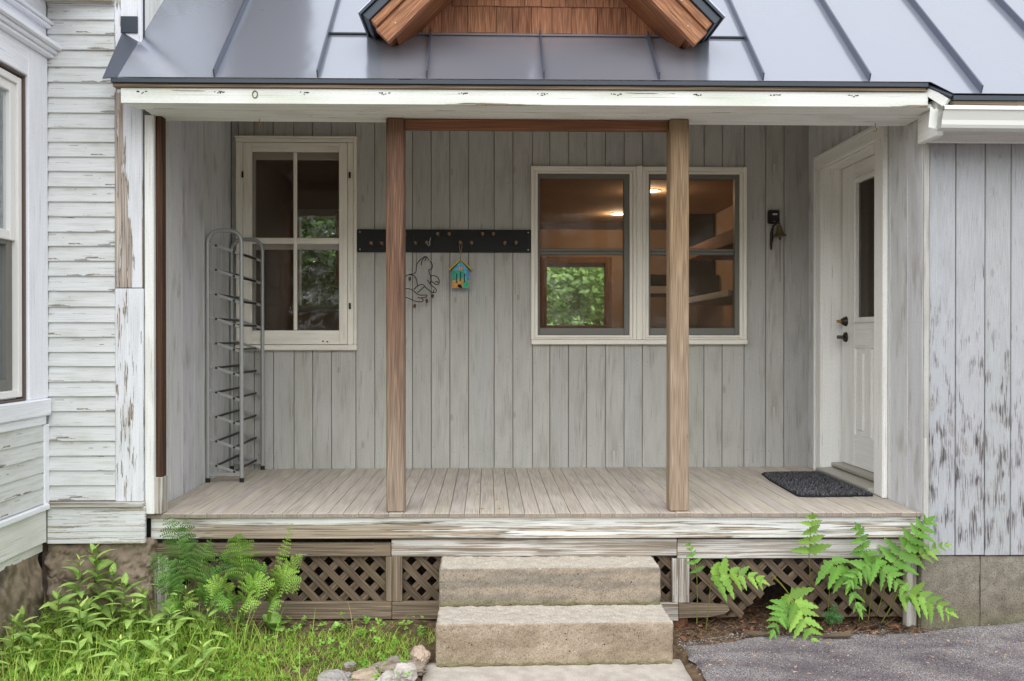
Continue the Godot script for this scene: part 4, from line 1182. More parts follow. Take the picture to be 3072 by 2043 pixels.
func room(h: Node3D) -> void:
	var r := section(h, "room")
	var zb := BACK_Z - 0.141
	board(r, "floor", M.room_wood, Vector3(0.05, 0.5, -6.3), Vector3(2.8, 0.62, zb), 2, 0.0)
	board(r, "ceiling", M.plaster, Vector3(0.05, 2.905, -6.3), Vector3(2.8, 3.0, zb), 0, 0.0)
	board(r, "side_wall", M.plaster, Vector3(2.6, 0.621, -6.3), Vector3(2.75, 2.904, -2.6), 1, 0.0)
	board(r, "side_wall", M.dark_wall, Vector3(-1.9, 0.5, -3.5), Vector3(-1.76, 3.1, zb), 1, 0.0)
	board(r, "partition", M.dark_wall, Vector3(0.05, 0.621, -6.19), Vector3(0.17, 3.3, zb), 1, 0.0)
	var mb := MB.new()
	for q in [[0.05, 0.69, 0.621, 2.904], [1.51, 2.6, 0.621, 2.904], [0.69, 1.51, 0.621, 1.63], [0.69, 1.51, 2.44, 2.904]]:
		box(mb, Vector3(q[0], q[2], -6.35), Vector3(q[1], q[3], -6.2), 1, 0.0)
	put(r, "rear_wall", mb, M.plaster)
	frame(r, "rear_window_frame", M.room_wood, 0.66, 1.54, 1.6, 2.49, -6.3, -6.17, 0.08, 0.08, 0.08, 0.05)
	board(r, "rear_window_pane", M.pane, Vector3(0.72, 1.64, -6.26), Vector3(1.48, 2.43, -6.255), 1, 0.0)
	# the left room is shallower and has a window of its own at the back
	board(r, "floor", M.room_wood, Vector3(-1.76, 0.5, -3.5), Vector3(0.049, 0.62, zb), 2, 0.0)
	board(r, "ceiling", M.dark_wall, Vector3(-1.76, 2.905, -3.5), Vector3(0.049, 3.0, zb), 0, 0.0)
	mb = MB.new()
	for q in [[-1.76, -1.72, 0.621, 5.4], [-1.12, 0.049, 0.621, 5.4], [-1.72, -1.12, 0.621, 1.78], [-1.72, -1.12, 2.62, 5.4]]:
		box(mb, Vector3(q[0], q[2], -3.55), Vector3(q[1], q[3], -3.42), 1, 0.0)
	put(r, "rear_wall", mb, M.dark_wall)
	frame(r, "rear_window_frame", M.shade_white, -1.74, -1.1, 1.74, 2.66, -3.5, -3.4, 0.05, 0.05, 0.06, 0.05)
	board(r, "rear_window_pane", M.pane, Vector3(-1.7, 1.78, -3.47), Vector3(-1.14, 2.61, -3.465), 1, 0.0)
	board(r, "curtain", M.amber_cloth, Vector3(-1.36, 1.98, -3.385), Vector3(-1.2, 2.64, -3.37), 1, 0.004)
	# the hall behind the door
	board(r, "hall_floor", M.room_wood, Vector3(2.446, 0.5, -1.68), Vector3(4.3, 0.62, -0.05), 2, 0.0)
	board(r, "hall_floor", M.room_wood, Vector3(2.801, 0.5, -2.7), Vector3(4.3, 0.62, -1.681), 2, 0.0)
	board(r, "hall_ceiling", M.plaster, Vector3(2.446, 2.8, -1.68), Vector3(4.3, 2.9, -0.05), 0, 0.0)
	board(r, "hall_ceiling", M.plaster, Vector3(2.801, 2.8, -2.7), Vector3(4.3, 2.9, -1.681), 0, 0.0)
	board(r, "hall_wall", M.plaster, Vector3(2.751, 0.621, -2.75), Vector3(4.3, 2.9, -2.6), 1, 0.0)
	board(r, "hall_wall", M.plaster, Vector3(4.2, 0.621, -2.599), Vector3(4.3, 2.8, -0.05), 1, 0.0)
	board(r, "hall_wall", M.plaster, Vector3(2.446, 0.5, -0.049), Vector3(4.3, 2.9, -0.042), 1, 0.0)
	board(r, "hall_cupboard", M.room_wood, Vector3(3.2, 0.622, -2.59), Vector3(3.6, 2.2, -2.3), 1, 0.004)
	# lit ceiling lamps
	for q in [[1.49, -5.3, "glowing round ceiling lamp seen through the double window's left sash"], [1.56, -3.75, "glowing ceiling lamp seen at the left edge of the right sash"]]:
		var l := thing("ceiling_light", q[2], "ceiling light", Vector3(q[0], 2.9, q[1]), "ceiling lamps inside")
		mb = MB.new()
		lathe(mb, [Vector2(0.0, -0.005), Vector2(0.068, -0.005), Vector2(0.07, 0.004)], 24)
		put(l, "bulb", mb, M.lamp_glow, Transform3D(Basis.IDENTITY, l.position))
		mb = MB.new()
		lathe(mb, [Vector2(0.071, -0.004), Vector2(0.095, -0.003), Vector2(0.097, 0.004)], 24)
		put(l, "trim_ring", mb, M.vinyl, Transform3D(Basis.IDENTITY, l.position))
		var lamp := OmniLight3D.new()
		lamp.name = "lamp"
		lamp.light_color = Color(1.0, 0.86, 0.7)
		lamp.light_energy = 0.11
		lamp.light_size = 0.07
		lamp.omni_range = 9.0
		lamp.omni_attenuation = 2.0
		lamp.shadow_enabled = true
		l.add_child(lamp)
		lamp.position = Vector3(0, -0.06, 0)
	# shelves and a hood on the right-hand wall of the room
	var sh := thing("wall_shelf", "thick wooden shelf high on the right wall inside, seen through the right sash", "shelf", Vector3(2.35, 2.4, -3.4))
	board(sh, "shelf_board", M.room_wood, Vector3(2.02, 2.28, -4.2), Vector3(2.6, 2.4, -2.2), 2, 0.004)
	board(sh, "bracket", M.black_iron, Vector3(2.35, 2.16, -3.7), Vector3(2.59, 2.28, -3.67), 1, 0.004)
	sh = thing("wall_shelf", "pale-edged lower shelf with boxes on the right wall inside, behind the right post", "shelf", Vector3(2.3, 1.85, -3.6))
	board(sh, "shelf_board", M.room_wood, Vector3(1.95, 1.84, -4.6), Vector3(2.6, 1.88, -2.4), 2, 0.004)
	board(sh, "shelf_edge", M.vinyl, Vector3(1.93, 1.835, -4.6), Vector3(1.949, 1.885, -2.4), 2, 0.003)
	sh = thing("range_hood", "dark metal range hood with a bright front strip, inside behind the right sash", "range hood", Vector3(2.1, 2.0, -5.4))
	board(sh, "canopy", M.bronze, Vector3(1.75, 1.98, -5.8), Vector3(2.59, 2.2, -5.1), 0, 0.01)
	board(sh, "front_strip", M.vinyl, Vector3(1.78, 1.99, -5.099), Vector3(2.1, 2.07, -5.085), 0, 0.003)
	board(sh, "vent_duct", M.bronze, Vector3(2.2, 2.201, -5.7), Vector3(2.58, 2.9, -5.3), 1, 0.005)
	var cab := thing("kitchen_cabinet", "brown wooden cupboard against the right wall inside, below the shelves", "cabinet", Vector3(2.2, 0.62, -4.4))
	board(cab, "carcass", M.room_wood, Vector3(1.9, 0.622, -5.6), Vector3(2.59, 1.5, -2.6), 1, 0.004)
	board(cab, "worktop", M.shade_white, Vector3(1.87, 1.501, -5.62), Vector3(2.59, 1.54, -2.55), 2, 0.004)


# ---------------------------------------------------------------- the porch
func porch() -> void:
	var p := thing("porch", "raised wooden porch with worn deck boards, two posts, peeling skirt and lattice below", "porch", Vector3(0.25, 0, -0.2))
	var dk := section(p, "deck")
	var x := LEFT_X + 0.002
	var k := 0
	while x < RIGHT_X - 0.01:
		var wd := minf(0.0781, RIGHT_X - 0.002 - x)
		var mb := MB.new()
		var g := rng.randf_range(0.9, 1.06)
		mb.col = Color(g, g * rng.randf_range(0.98, 1.02), g * rng.randf_range(0.96, 1.03))
		var dy := rng.randf_range(-0.0012, 0.0008)
		var front := zf(x) + rng.randf_range(-0.002, 0.003)
		var mid := Vector3(x + wd / 2, 0, -0.75)
		var lo := Vector3(x + rng.randf_range(0.0006, 0.0014), DECK - 0.022 + dy, BACK_Z + 0.002) - mid
		var hi := Vector3(x + wd - rng.randf_range(0.0008, 0.0015), DECK + dy, front) - mid
		box(mb, lo, hi, 2, 0.002, roff())
		for e in mb.n.size():      # front end faces are coloured darker and browner
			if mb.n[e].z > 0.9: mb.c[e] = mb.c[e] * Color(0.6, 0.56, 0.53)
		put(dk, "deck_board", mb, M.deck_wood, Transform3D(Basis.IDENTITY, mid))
		x += wd
		k += 1
	board(dk, "joist_frame", M.dark_gap, Vector3(LEFT_X, DECK - 0.15, -1.5), Vector3(RIGHT_X, DECK - 0.026, -0.06), 0, 0.0)
	# what faces front below the deck turns very slightly with it
	var turn := Basis(Vector3.UP, -0.02)
	var fr := func(par: Node3D, called: String, m: Material, x0: float, x1: float, y0: float, y1: float, za: float, zb: float, axis: int, off = null) -> void:
		var mb := MB.new()
		var mx := (x0 + x1) / 2
		box(mb, Vector3(x0 - mx, y0, za), Vector3(x1 - mx, y1, zb), axis, 0.003, roff() if off == null else off)
		put(par, called, mb, m, Transform3D(turn, Vector3(mx, 0, zf(mx))))
	fr.call(p, "skirt_board", M.skirt_peel, -1.735, 2.248, 0.465, 0.577, -0.05, -0.022, 0, Vector2(-0.46, -2.1085))
	var lt := section(p, "lattice")
	fr.call(lt, "top_rail", M.bare_grey, -1.742, -0.5, 0.367, 0.438, -0.072, -0.045, 0)
	fr.call(lt, "top_rail", M.patchy_grey, -0.497, 0.992, 0.366, 0.455, -0.072, -0.046, 0)
	fr.call(lt, "top_rail", M.patchy_grey, 0.995, 2.248, 0.352, 0.452, -0.072, -0.045, 0)
	fr.call(lt, "upright", M.patchy_grey, -1.742, -1.652, 0.03, 0.366, -0.071, -0.0455, 1)
	fr.call(lt, "upright", M.bare_grey, -0.526, -0.441, 0.131, 0.3655, -0.07, -0.046, 1)
	fr.call(lt, "upright", M.patchy_grey, 0.968, 1.058, 0.12, 0.3515, -0.07, -0.046, 1)
	fr.call(lt, "upright", M.patchy_grey, 2.186, 2.25, -0.02, 0.3515, -0.07, -0.045, 1)
	fr.call(lt, "bottom_rail", M.bare_grey, -1.651, -0.496, 0.04, 0.13, -0.072, -0.044, 0)
	fr.call(lt, "bottom_rail", M.bare_grey, -0.494, 0.5, 0.038, 0.13, -0.072, -0.045, 0)
	fr.call(lt, "bottom_rail", M.patchy_grey, 0.5, 1.0, 0.026, 0.12, -0.072, -0.045, 0)
	fr.call(lt, "support_block", M.brown_rail, 0.962, 1.056, -0.08, 0.119, -0.12, -0.073, 1)
	var mb := MB.new()
	slab(mb, PackedVector2Array([Vector2(-0.1, -0.04), Vector2(0.06, -0.034), Vector2(0.14, -0.018), Vector2(0.165, 0.0), Vector2(0.16, 0.02), Vector2(0.1, 0.028), Vector2(-0.1, 0.038)]), -0.013, 0.013, Vector2(1, 0), roff())
	put(lt, "bottom_rail", mb, M.bare_grey, Transform3D(turn, Vector3(1.104, 0.081, zf(1.1) - 0.058)))
	# slats: one layer each way, cut to the openings; the right-hand panel has rotted through
	var hole := PackedVector2Array([Vector2(1.335, 0.02), Vector2(1.37, 0.09), Vector2(1.44, 0.135), Vector2(1.49, 0.2), Vector2(1.56, 0.222), Vector2(1.60, 0.196), Vector2(1.615, 0.15), Vector2(1.7, 0.11), Vector2(1.72, 0.06), Vector2(1.72, 0.02)])
	var bays := [[-1.68, -0.46, 0.11, 0.39], [-0.5, 1.0, 0.11, 0.39], [1.0, 2.22, 0.035, 0.385]]
	for b in bays:
		var rect := PackedVector2Array([Vector2(b[0], b[2]), Vector2(b[1], b[2]), Vector2(b[1], b[3]), Vector2(b[0], b[3])])
		for way in [1.0, -1.0]:
			var dir := Vector2(1, -way).normalized()
			var sd := Vector2(dir.y, -dir.x) if way > 0 else Vector2(-dir.y, dir.x)
			var i := -3
			while b[0] + i * 0.1068 < b[1] + 0.4:
				var c := Vector2(b[0] + i * 0.1068 + rng.randf_range(-0.003, 0.003), b[3])
				i += 1
				var hw := 0.0186
				var strip := PackedVector2Array([c - dir * 0.8 - sd * hw, c + dir * 0.8 - sd * hw, c + dir * 0.8 + sd * hw, c - dir * 0.8 + sd * hw])
				for piece in Geometry2D.intersect_polygons(strip, rect):
					var left := [piece]
					if b[0] > 0.9 and (way > 0 or i % 3 != 1):
						left = Geometry2D.clip_polygons(piece, hole)
					for q in left:
						if q.size() < 3 or Geometry2D.triangulate_polygon(q).is_empty():
							continue
						var mid := Vector2.ZERO
						for v in q: mid += v / q.size()
						var loc := PackedVector2Array()
						for v in q: loc.append(v - mid)
						mb = MB.new()
						var tone := (0.92 if way > 0 else 1.12) * rng.randf_range(0.82, 1.14)
						mb.col = Color(tone, tone * rng.randf_range(0.96, 1.02), tone * rng.randf_range(0.92, 1.02))
						slab(mb, loc, -0.0035, 0.0035, dir, roff())
						put(lt, "slat", mb, M.lattice_wood, Transform3D(turn * Basis(Vector3.RIGHT, rng.randf_range(-0.01, 0.01)), Vector3(mid.x, mid.y, zf(mid.x) - (0.078 if way > 0 else 0.0865))))
	# posts and the brown rail between their heads
	board(p, "post", M.red_post, Vector3(-0.52, 0.6015, -0.105), Vector3(-0.426, 2.643, -0.012), 1, 0.008, Basis.IDENTITY, Vector2(0.05, -1.02))
	board(p, "post", M.green_post, Vector3(0.952, 0.6015, -0.09), Vector3(1.052, 2.643, 0.006), 1, 0.006, Basis.IDENTITY, Vector2(0.05, -1.02))
	board(p, "head_rail", M.brown_rail, Vector3(-0.425, 2.59, -0.08), Vector3(0.951, 2.642, -0.03), 0, 0.003)
	# half post and casing against the old house
	board(p, "casing", M.white_trim, Vector3(-1.7465, 0.603, -0.045), Vector3(-1.7, 2.643, 0.004), 1, 0.003)
	board(p, "half_post", M.dark_post, Vector3(-1.699, 0.79, -0.075), Vector3(-1.665, 2.643, -0.02), 1, 0.003)
	board(p, "post_foot", M.patchy_grey, Vector3(-1.73, 0.602, -0.08), Vector3(-1.662, 0.789, -0.006), 1, 0.003)
	mb = MB.new()
	for q in [[-1.18, 2.643], [2.06, 2.643]]:
		tube(mb, [Vector3(q[0], q[1], -0.06), Vector3(q[0], q[1] - 0.02, -0.06), Vector3(q[0] + 0.008, q[1] - 0.034, -0.06), Vector3(q[0] + 0.002, q[1] - 0.044, -0.06), Vector3(q[0] - 0.01, q[1] - 0.04, -0.06)], 0.0022, 6)
	put(p, "cup_hook", mb, M.brass)


func steps() -> void:
	var s := thing("concrete_steps", "two weathered concrete steps up to the porch, stained brown and mossy", "steps", Vector3(0.315, 0, 0.2))
	var nz := FastNoiseLite.new()
	nz.seed = 6
	nz.frequency = 2.2
	nz.fractal_octaves = 4
	var low := func(p: Vector3, n: Vector3) -> Color:
		var k := nz.get_noise_2d(p.x * 1.2, p.y * 3.0) * 0.5 + 0.5
		var c := Color(1, 1, 1)
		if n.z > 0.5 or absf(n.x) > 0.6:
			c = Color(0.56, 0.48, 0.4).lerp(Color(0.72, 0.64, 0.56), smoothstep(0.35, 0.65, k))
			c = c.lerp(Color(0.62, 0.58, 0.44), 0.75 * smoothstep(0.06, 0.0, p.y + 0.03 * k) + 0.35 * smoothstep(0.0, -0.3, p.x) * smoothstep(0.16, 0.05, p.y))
		return c
	var high := func(p: Vector3, n: Vector3) -> Color:
		var k := nz.get_noise_2d(p.x * 0.7, p.y * 7.0 + 20.0) * 0.5 + 0.5
		var c := Color(1.04, 1.01, 0.98)
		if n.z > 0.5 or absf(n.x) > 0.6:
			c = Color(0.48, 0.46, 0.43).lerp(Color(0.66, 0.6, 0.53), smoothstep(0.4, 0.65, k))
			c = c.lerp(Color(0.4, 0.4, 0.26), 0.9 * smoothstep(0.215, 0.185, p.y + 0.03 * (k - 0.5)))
		return c
	var mb := MB.new()
	lump(mb, Vector3(0.318, 0.07, 0.17), Vector3(0.554, 0.109, 0.297), 0.009, 0.006, 15.0, 0.011, 21, low)
	put(s, "lower_step", mb, M.step_concrete)
	for q in [[0.183, 0.199, 0.545], [-0.012, 0.469, 0.55]]:
		mb = MB.new()
		lump(mb, Vector3.ZERO, Vector3(q[2], 0.007, 0.007), 0.005, 0.012, 24.0, 0.012, int(q[0] * 900) + 5)
		put(s, "moss_line", mb, M.moss, Transform3D(Basis.IDENTITY, Vector3(0.316, q[0], q[1])))
	mb = MB.new()
	for k in 46:
		var upper := rng.randf() < 0.25
		var p := Vector3(rng.randf_range(-0.2, 0.84), rng.randf_range(0.02, 0.16), 0.464)
		if upper: p = Vector3(rng.randf_range(-0.2, 0.84), rng.randf_range(0.21, 0.34), 0.196)
		lathe(mb, [Vector2(0, 0.004), Vector2(0.0025, 0.003), Vector2(0.0035, -0.002)], 6, Transform3D(Basis(Vector3.RIGHT, PI / 2).scaled(Vector3.ONE * rng.randf_range(0.5, 1.3)), p))
	put(s, "pits", mb, M.dark_gap).set_meta("kind", "stuff")
	mb = MB.new()
	lump(mb, Vector3(0.315, 0.265, 0.072), Vector3(0.551, 0.099, 0.127), 0.01, 0.006, 15.0, 0.011, 22, high)
	put(s, "upper_step", mb, M.step_concrete)


# ---------------------------------------------------------------- things on the porch
func porch_things() -> void:
	shoe_rack()
	var z := BACK_Z
	# peg rail
	var r := thing("peg_rail", "long black peg board on the back wall between the two windows", "coat rack", Vector3(-0.29, 2.17, z))
	board(r, "backboard", M.black_board, Vector3(-0.893, 2.094, z), Vector3(0.307, 2.251, z + 0.02), 0, 0.003)
	for q in [[-0.789, 2.145], [-0.717, 2.145], [-0.637, 2.208], [-0.56, 2.209], [-0.485, 2.148], [-0.409, 2.149], [-0.335, 2.209], [-0.257, 2.21], [-0.18, 2.152], [-0.103, 2.149], [-0.028, 2.211], [0.046, 2.211], [0.125, 2.15], [0.202, 2.152]]:
		var mb := MB.new()
		lathe(mb, [Vector2(0.0, 0.062), Vector2(0.008, 0.061), Vector2(0.0115, 0.056), Vector2(0.0115, 0.05), Vector2(0.0085, 0.04), Vector2(0.007, 0.0)], 14, Transform3D(Basis(Vector3.RIGHT, PI / 2 - 0.12), Vector3.ZERO))
		put(r, "peg", mb, M.peg_wood, Transform3D(Basis.IDENTITY, Vector3(q[0], q[1], z + 0.019)))
	for q in [[-0.872, 2.232], [-0.872, 2.112], [0.288, 2.232], [0.288, 2.112]]:
		var mb := MB.new()
		lathe(mb, [Vector2(0, 0.002), Vector2(0.004, 0.0015), Vector2(0.005, 0)], 10, Transform3D(Basis(Vector3.RIGHT, PI / 2), Vector3.ZERO))
		put(r, "screw", mb, M.steel, Transform3D(Basis.IDENTITY, Vector3(q[0], q[1], z + 0.02)))
	# a key clip on one peg
	var kc := thing("key_clip", "small bright steel clip hooked over a peg of the black board", "clip", Vector3(-0.402, 2.15, z + 0.06))
	var cb := MB.new()
	tube(cb, [Vector3(-0.402, 2.14, z + 0.06), Vector3(-0.396, 2.132, z + 0.06), Vector3(-0.39, 2.138, z + 0.06), Vector3(-0.39, 2.165, z + 0.06), Vector3(-0.384, 2.19, z + 0.058)], 0.0025, 6)
	put(kc, "clip_wire", cb, M.steel)
	birdhouse()
	chime()
	lock_and_bell()
	# doormat
	var mat := thing("doormat", "charcoal bristle doormat lying on the deck in front of the door", "doormat", Vector3(2.0, DECK, -0.8))
	var outline := PackedVector2Array([Vector2(1.815, 1.195), Vector2(1.9, 1.22), Vector2(2.05, 1.228), Vector2(2.2, 1.228), Vector2(2.222, 1.1), Vector2(2.225, 0.8), Vector2(2.222, 0.45), Vector2(2.2, 0.39), Vector2(2.0, 0.375), Vector2(1.79, 0.372), Vector2(1.765, 0.4), Vector2(1.775, 0.7), Vector2(1.785, 0.95)])
	var mb := MB.new()
	slab(mb, outline, 0.0, 0.007)
	put(mat, "backing", mb, M.mat_base, Transform3D(Basis(Vector3.RIGHT, -PI / 2), Vector3(0, DECK + 0.002, 0)))
	var tuft := MB.new()
	for k in 3:
		var a := k * 2.1
		var d := Vector3(cos(a), 0, sin(a)) * 0.0014
		tuft.tri(-d, d, Vector3(sin(a) * 0.003, 0.011, cos(a) * 0.003), Vector3.UP, Vector3.UP, Vector3.UP)
	var spots := []
	var small := Geometry2D.offset_polygon(outline, -0.008)[0] as PackedVector2Array
	while spots.size() < 16000:
		var q := Vector2(rng.randf_range(1.76, 2.23), rng.randf_range(0.37, 1.23))
		if Geometry2D.is_point_in_polygon(q, small): spots.append(q)
	var cols := []
	var xfs := []
	for q in spots:
		var g := 0.09 + 0.36 * pow(rng.randf(), 2.0)
		cols.append(Color(g, g * 1.01, g * 1.08))
		xfs.append(Transform3D(Basis(Vector3.UP, rng.randf() * TAU).scaled(Vector3.ONE * rng.randf_range(0.8, 1.3)), Vector3(q.x, DECK + 0.008, -q.y)))
	scatter(mat, "pile", tuft.mesh(), M.mat_pile, xfs, cols)


func scatter(parent: Node3D, called: String, m: Mesh, mat: Material, xfs: Array, cols: Array) -> MultiMeshInstance3D:
	var mm := MultiMesh.new()
	mm.transform_format = MultiMesh.TRANSFORM_3D
	mm.use_colors = true
	mm.mesh = m
	mm.instance_count = xfs.size()
	var inv := parent.global_transform.affine_inverse()
	for i in xfs.size():
		mm.set_instance_transform(i, inv * xfs[i])
		mm.set_instance_color(i, cols[i])
	var o := MultiMeshInstance3D.new()
	o.name = called if parent != self else numbered(called)
	o.multimesh = mm
	o.material_override = mat
	o.set_meta("kind", "stuff")
	parent.add_child(o, true)
	return o


func shoe_rack() -> void:
	var r := thing("shoe_rack", "tall narrow grey tube shoe rack with sloping rungs in the porch's left corner", "shoe rack", Vector3(-1.64, DECK, -1.25))
	var xa := -1.742
	var xb := -1.533
	var top := 2.175
	for z in [-0.99, -1.5]:
		var mb := MB.new()
		var pts := [Vector3(xa, DECK + 0.01, z), Vector3(xa, 1.3, z), Vector3(xa, top - 0.075, z)]
		for k in range(1, 7):
			var a := PI / 2 * k / 6.0
			pts.append(Vector3(xa + 0.075 * (1 - cos(a)), top - 0.075 + 0.075 * sin(a), z))
		for k in range(0, 7):
			var a := PI / 2 * k / 6.0
			pts.append(Vector3(xb - 0.075 * (1 - sin(a)), top - 0.075 + 0.075 * cos(a), z))
		pts.append(Vector3(xb, 1.3, z))
		pts.append(Vector3(xb, DECK + 0.01, z))
		tube(mb, pts, 0.0128, 12)
		put(r, "tube_frame", mb, M.tube_grey)
		for x in [xa, xb]:
			var f := MB.new()
			lathe(f, [Vector2(0.014, 0.0), Vector2(0.0145, 0.025), Vector2(0.012, 0.028)], 12)
			lathe(f, [Vector2(0.0, 0.0005), Vector2(0.014, 0.0)], 12)
			put(r, "foot_cap", f, M.rubber, Transform3D(Basis.IDENTITY, Vector3(x, DECK + 0.001, z)))
			f = MB.new()
			lathe(f, [Vector2(0.0119, 0.0), Vector2(0.0122, 0.001), Vector2(0.0122, 0.003), Vector2(0.0119, 0.004)], 12)
			put(r, "tube_joint", f, M.bronze, Transform3D(Basis.IDENTITY, Vector3(x, 1.34, z)))
		board(r, "bottom_bar", M.tube_grey, Vector3(xa + 0.01, 0.638, z - 0.002), Vector3(xb - 0.01, 0.66, z + 0.002), 0, 0.001)
		for k in 10:
			var y := 2.098 - 0.153 * k
			var len := (xb - xa) - 0.016
			var slope := -0.33
			var xf := Transform3D(Basis(Vector3.BACK, slope), Vector3((xa + xb) / 2, y - 0.035, z))
			var b := MB.new()
			box(b, Vector3(-len / 2 * 1.05, -0.009, -0.0015), Vector3(len / 2 * 1.05, 0.009, 0.0015), 0, 0.001)
			put(r, "side_bar", b, M.tube_grey, xf)
			if z > -1.2:
				for t in [-0.055, 0.062]:
					var p := xf * Vector3(t, 0.0, 0.0)
					var rod := MB.new()
					tube(rod, [Vector3(p.x, p.y, -0.985), Vector3(p.x, p.y, -1.498)], 0.0078, 10)
					put(r, "rung", rod, M.rod_black)
					var rv := MB.new()
					lathe(rv, [Vector2(0, 0.003), Vector2(0.004, 0.002), Vector2(0.005, 0.0)], 8, Transform3D(Basis(Vector3.RIGHT, PI / 2), Vector3.ZERO))
					put(r, "rivet", rv, M.steel, Transform3D(Basis.IDENTITY, Vector3(p.x, p.y, -0.9882)))


func birdhouse() -> void:
	var c := Vector3(-0.178, 1.905, -1.5)
	var b := thing("birdhouse", "small painted wooden birdhouse in blue, green and orange hanging from a peg", "birdhouse", c)
	var w := 0.057
	var zf0 := -1.46
	# a pentagonal body; its print is painted in patches on the front
	var mb := MB.new()
	var front := PackedVector2Array([Vector2(-w, -0.061), Vector2(w, -0.061), Vector2(w, 0.06), Vector2(0, 0.125), Vector2(-w, 0.06)])
	var im := Image.create(128, 208, false, Image.FORMAT_RGB8)
	var nz := FastNoiseLite.new()
	nz.seed = 12
	nz.frequency = 0.035
	for y in 208:
		for x in 128:
			var n := nz.get_noise_2d(x, y)
			var u := x / 128.0
			var v := y / 208.0
			var col := rgb(86, 160, 186)
			if v > 0.68 + 0.1 * n + 0.04 * sin(u * 9.0): col = rgb(206, 148, 72)
			if v > 0.36 and v < 0.72 and u < 0.22 + 0.22 * n + (0.2 if v < 0.5 else 0.0): col = rgb(32, 160, 118)
			if Vector2(u - 0.5, (v - 0.5) * 0.8).length() < 0.16 + 0.2 * n: col = rgb(40, 164, 122)
			if Vector2(u - 0.82, (v - 0.86) * 1.2).length() < 0.2 + 0.22 * n: col = rgb(44, 172, 128)
			if u > 0.9 and v < 0.72: col = rgb(74, 132, 190)
			var d := Vector2(u - 0.5, (v - 0.29) * 1.6)
			var petal := 0.1 + 0.045 * cos(d.angle() * 5.0)
			if d.length() < petal: col = rgb(236, 178, 92)
			if absf(d.x) < 0.02 and absf(d.y) < 0.1: col = rgb(196, 62, 40)
			if absf(d.length() - petal) < 0.012: col = rgb(196, 96, 48)
			im.set_pixel(x, y, col * (1.0 + 0.25 * n))
	var print_mat := StandardMaterial3D.new()
	print_mat.resource_name = "birdhouse_print"
	print_mat.albedo_texture = ImageTexture.create_from_image(im)
	print_mat.roughness = 0.6
	slab(mb, front, -0.06, -0.001)
	var body_mat := plain("birdhouse_side", rgb(80, 136, 186), 0.6)
	put(b, "body", mb, body_mat, Transform3D(Basis.IDENTITY, Vector3(c.x, c.y, zf0)))
	mb = MB.new()
	slab(mb, front, -0.001, 0.003)
	for i in mb.t.size():
		mb.t[i] = Vector2((mb.v[i].x + w) / (2 * w), 1.0 - (mb.v[i].y + 0.061) / 0.186)
	put(b, "front_panel", mb, print_mat, Transform3D(Basis.IDENTITY, Vector3(c.x, c.y, zf0)))
	for q in [[-0.027, -0.028, 0.036], [-0.001, -0.014, 0.05], [0.026, -0.026, 0.038]]:
		board(b, "entry_slot", M.dark_gap, Vector3(c.x + q[0] - 0.003, c.y + q[1], zf0 + 0.002), Vector3(c.x + q[0] + 0.003, c.y + q[2], zf0 + 0.0045), 1, 0.001)
	mb = MB.new()
	slab(mb, PackedVector2Array([Vector2(-0.014, -0.002), Vector2(-0.009, -0.011), Vector2(0.004, -0.014), Vector2(0.015, -0.018), Vector2(0.016, -0.008), Vector2(0.01, 0.006), Vector2(-0.002, 0.011), Vector2(-0.012, 0.008)]), 0.002, 0.0046)
	put(b, "opening", mb, M.dark_gap, Transform3D(Basis.IDENTITY, Vector3(c.x - 0.006, c.y - 0.046, zf0)))
	var ym := plain("birdhouse_roof", rgb(206, 178, 62), 0.6)
	for s in [-1.0, 1.0]:
		mb = MB.new()
		box(mb, Vector3(-0.003, -0.006, -0.075), Vector3(0.106, 0.002, 0.014), 0, 0.001)
		put(b, "roof_board", mb, ym, Transform3D(Basis(Vector3(s * 0.75, -0.66, 0).normalized(), Vector3(s * 0.66, 0.75, 0).normalized(), Vector3(0, 0, 1)), Vector3(c.x, c.y + 0.135, zf0)))
	mb = MB.new()
	tube(mb, [Vector3(c.x, c.y + 0.135, zf0 - 0.02), Vector3(c.x + 0.002, c.y + 0.17, zf0), Vector3(c.x - 0.006, c.y + 0.21, zf0), Vector3(c.x - 0.011, c.y + 0.25, zf0 - 0.03), Vector3(c.x, c.y + 0.262, zf0 - 0.03), Vector3(c.x + 0.011, c.y + 0.25, zf0 - 0.03), Vector3(c.x + 0.007, c.y + 0.21, zf0), Vector3(c.x + 0.002, c.y + 0.17, zf0)], 0.0022, 6)
	put(b, "hanging_loop", mb, M.jute)


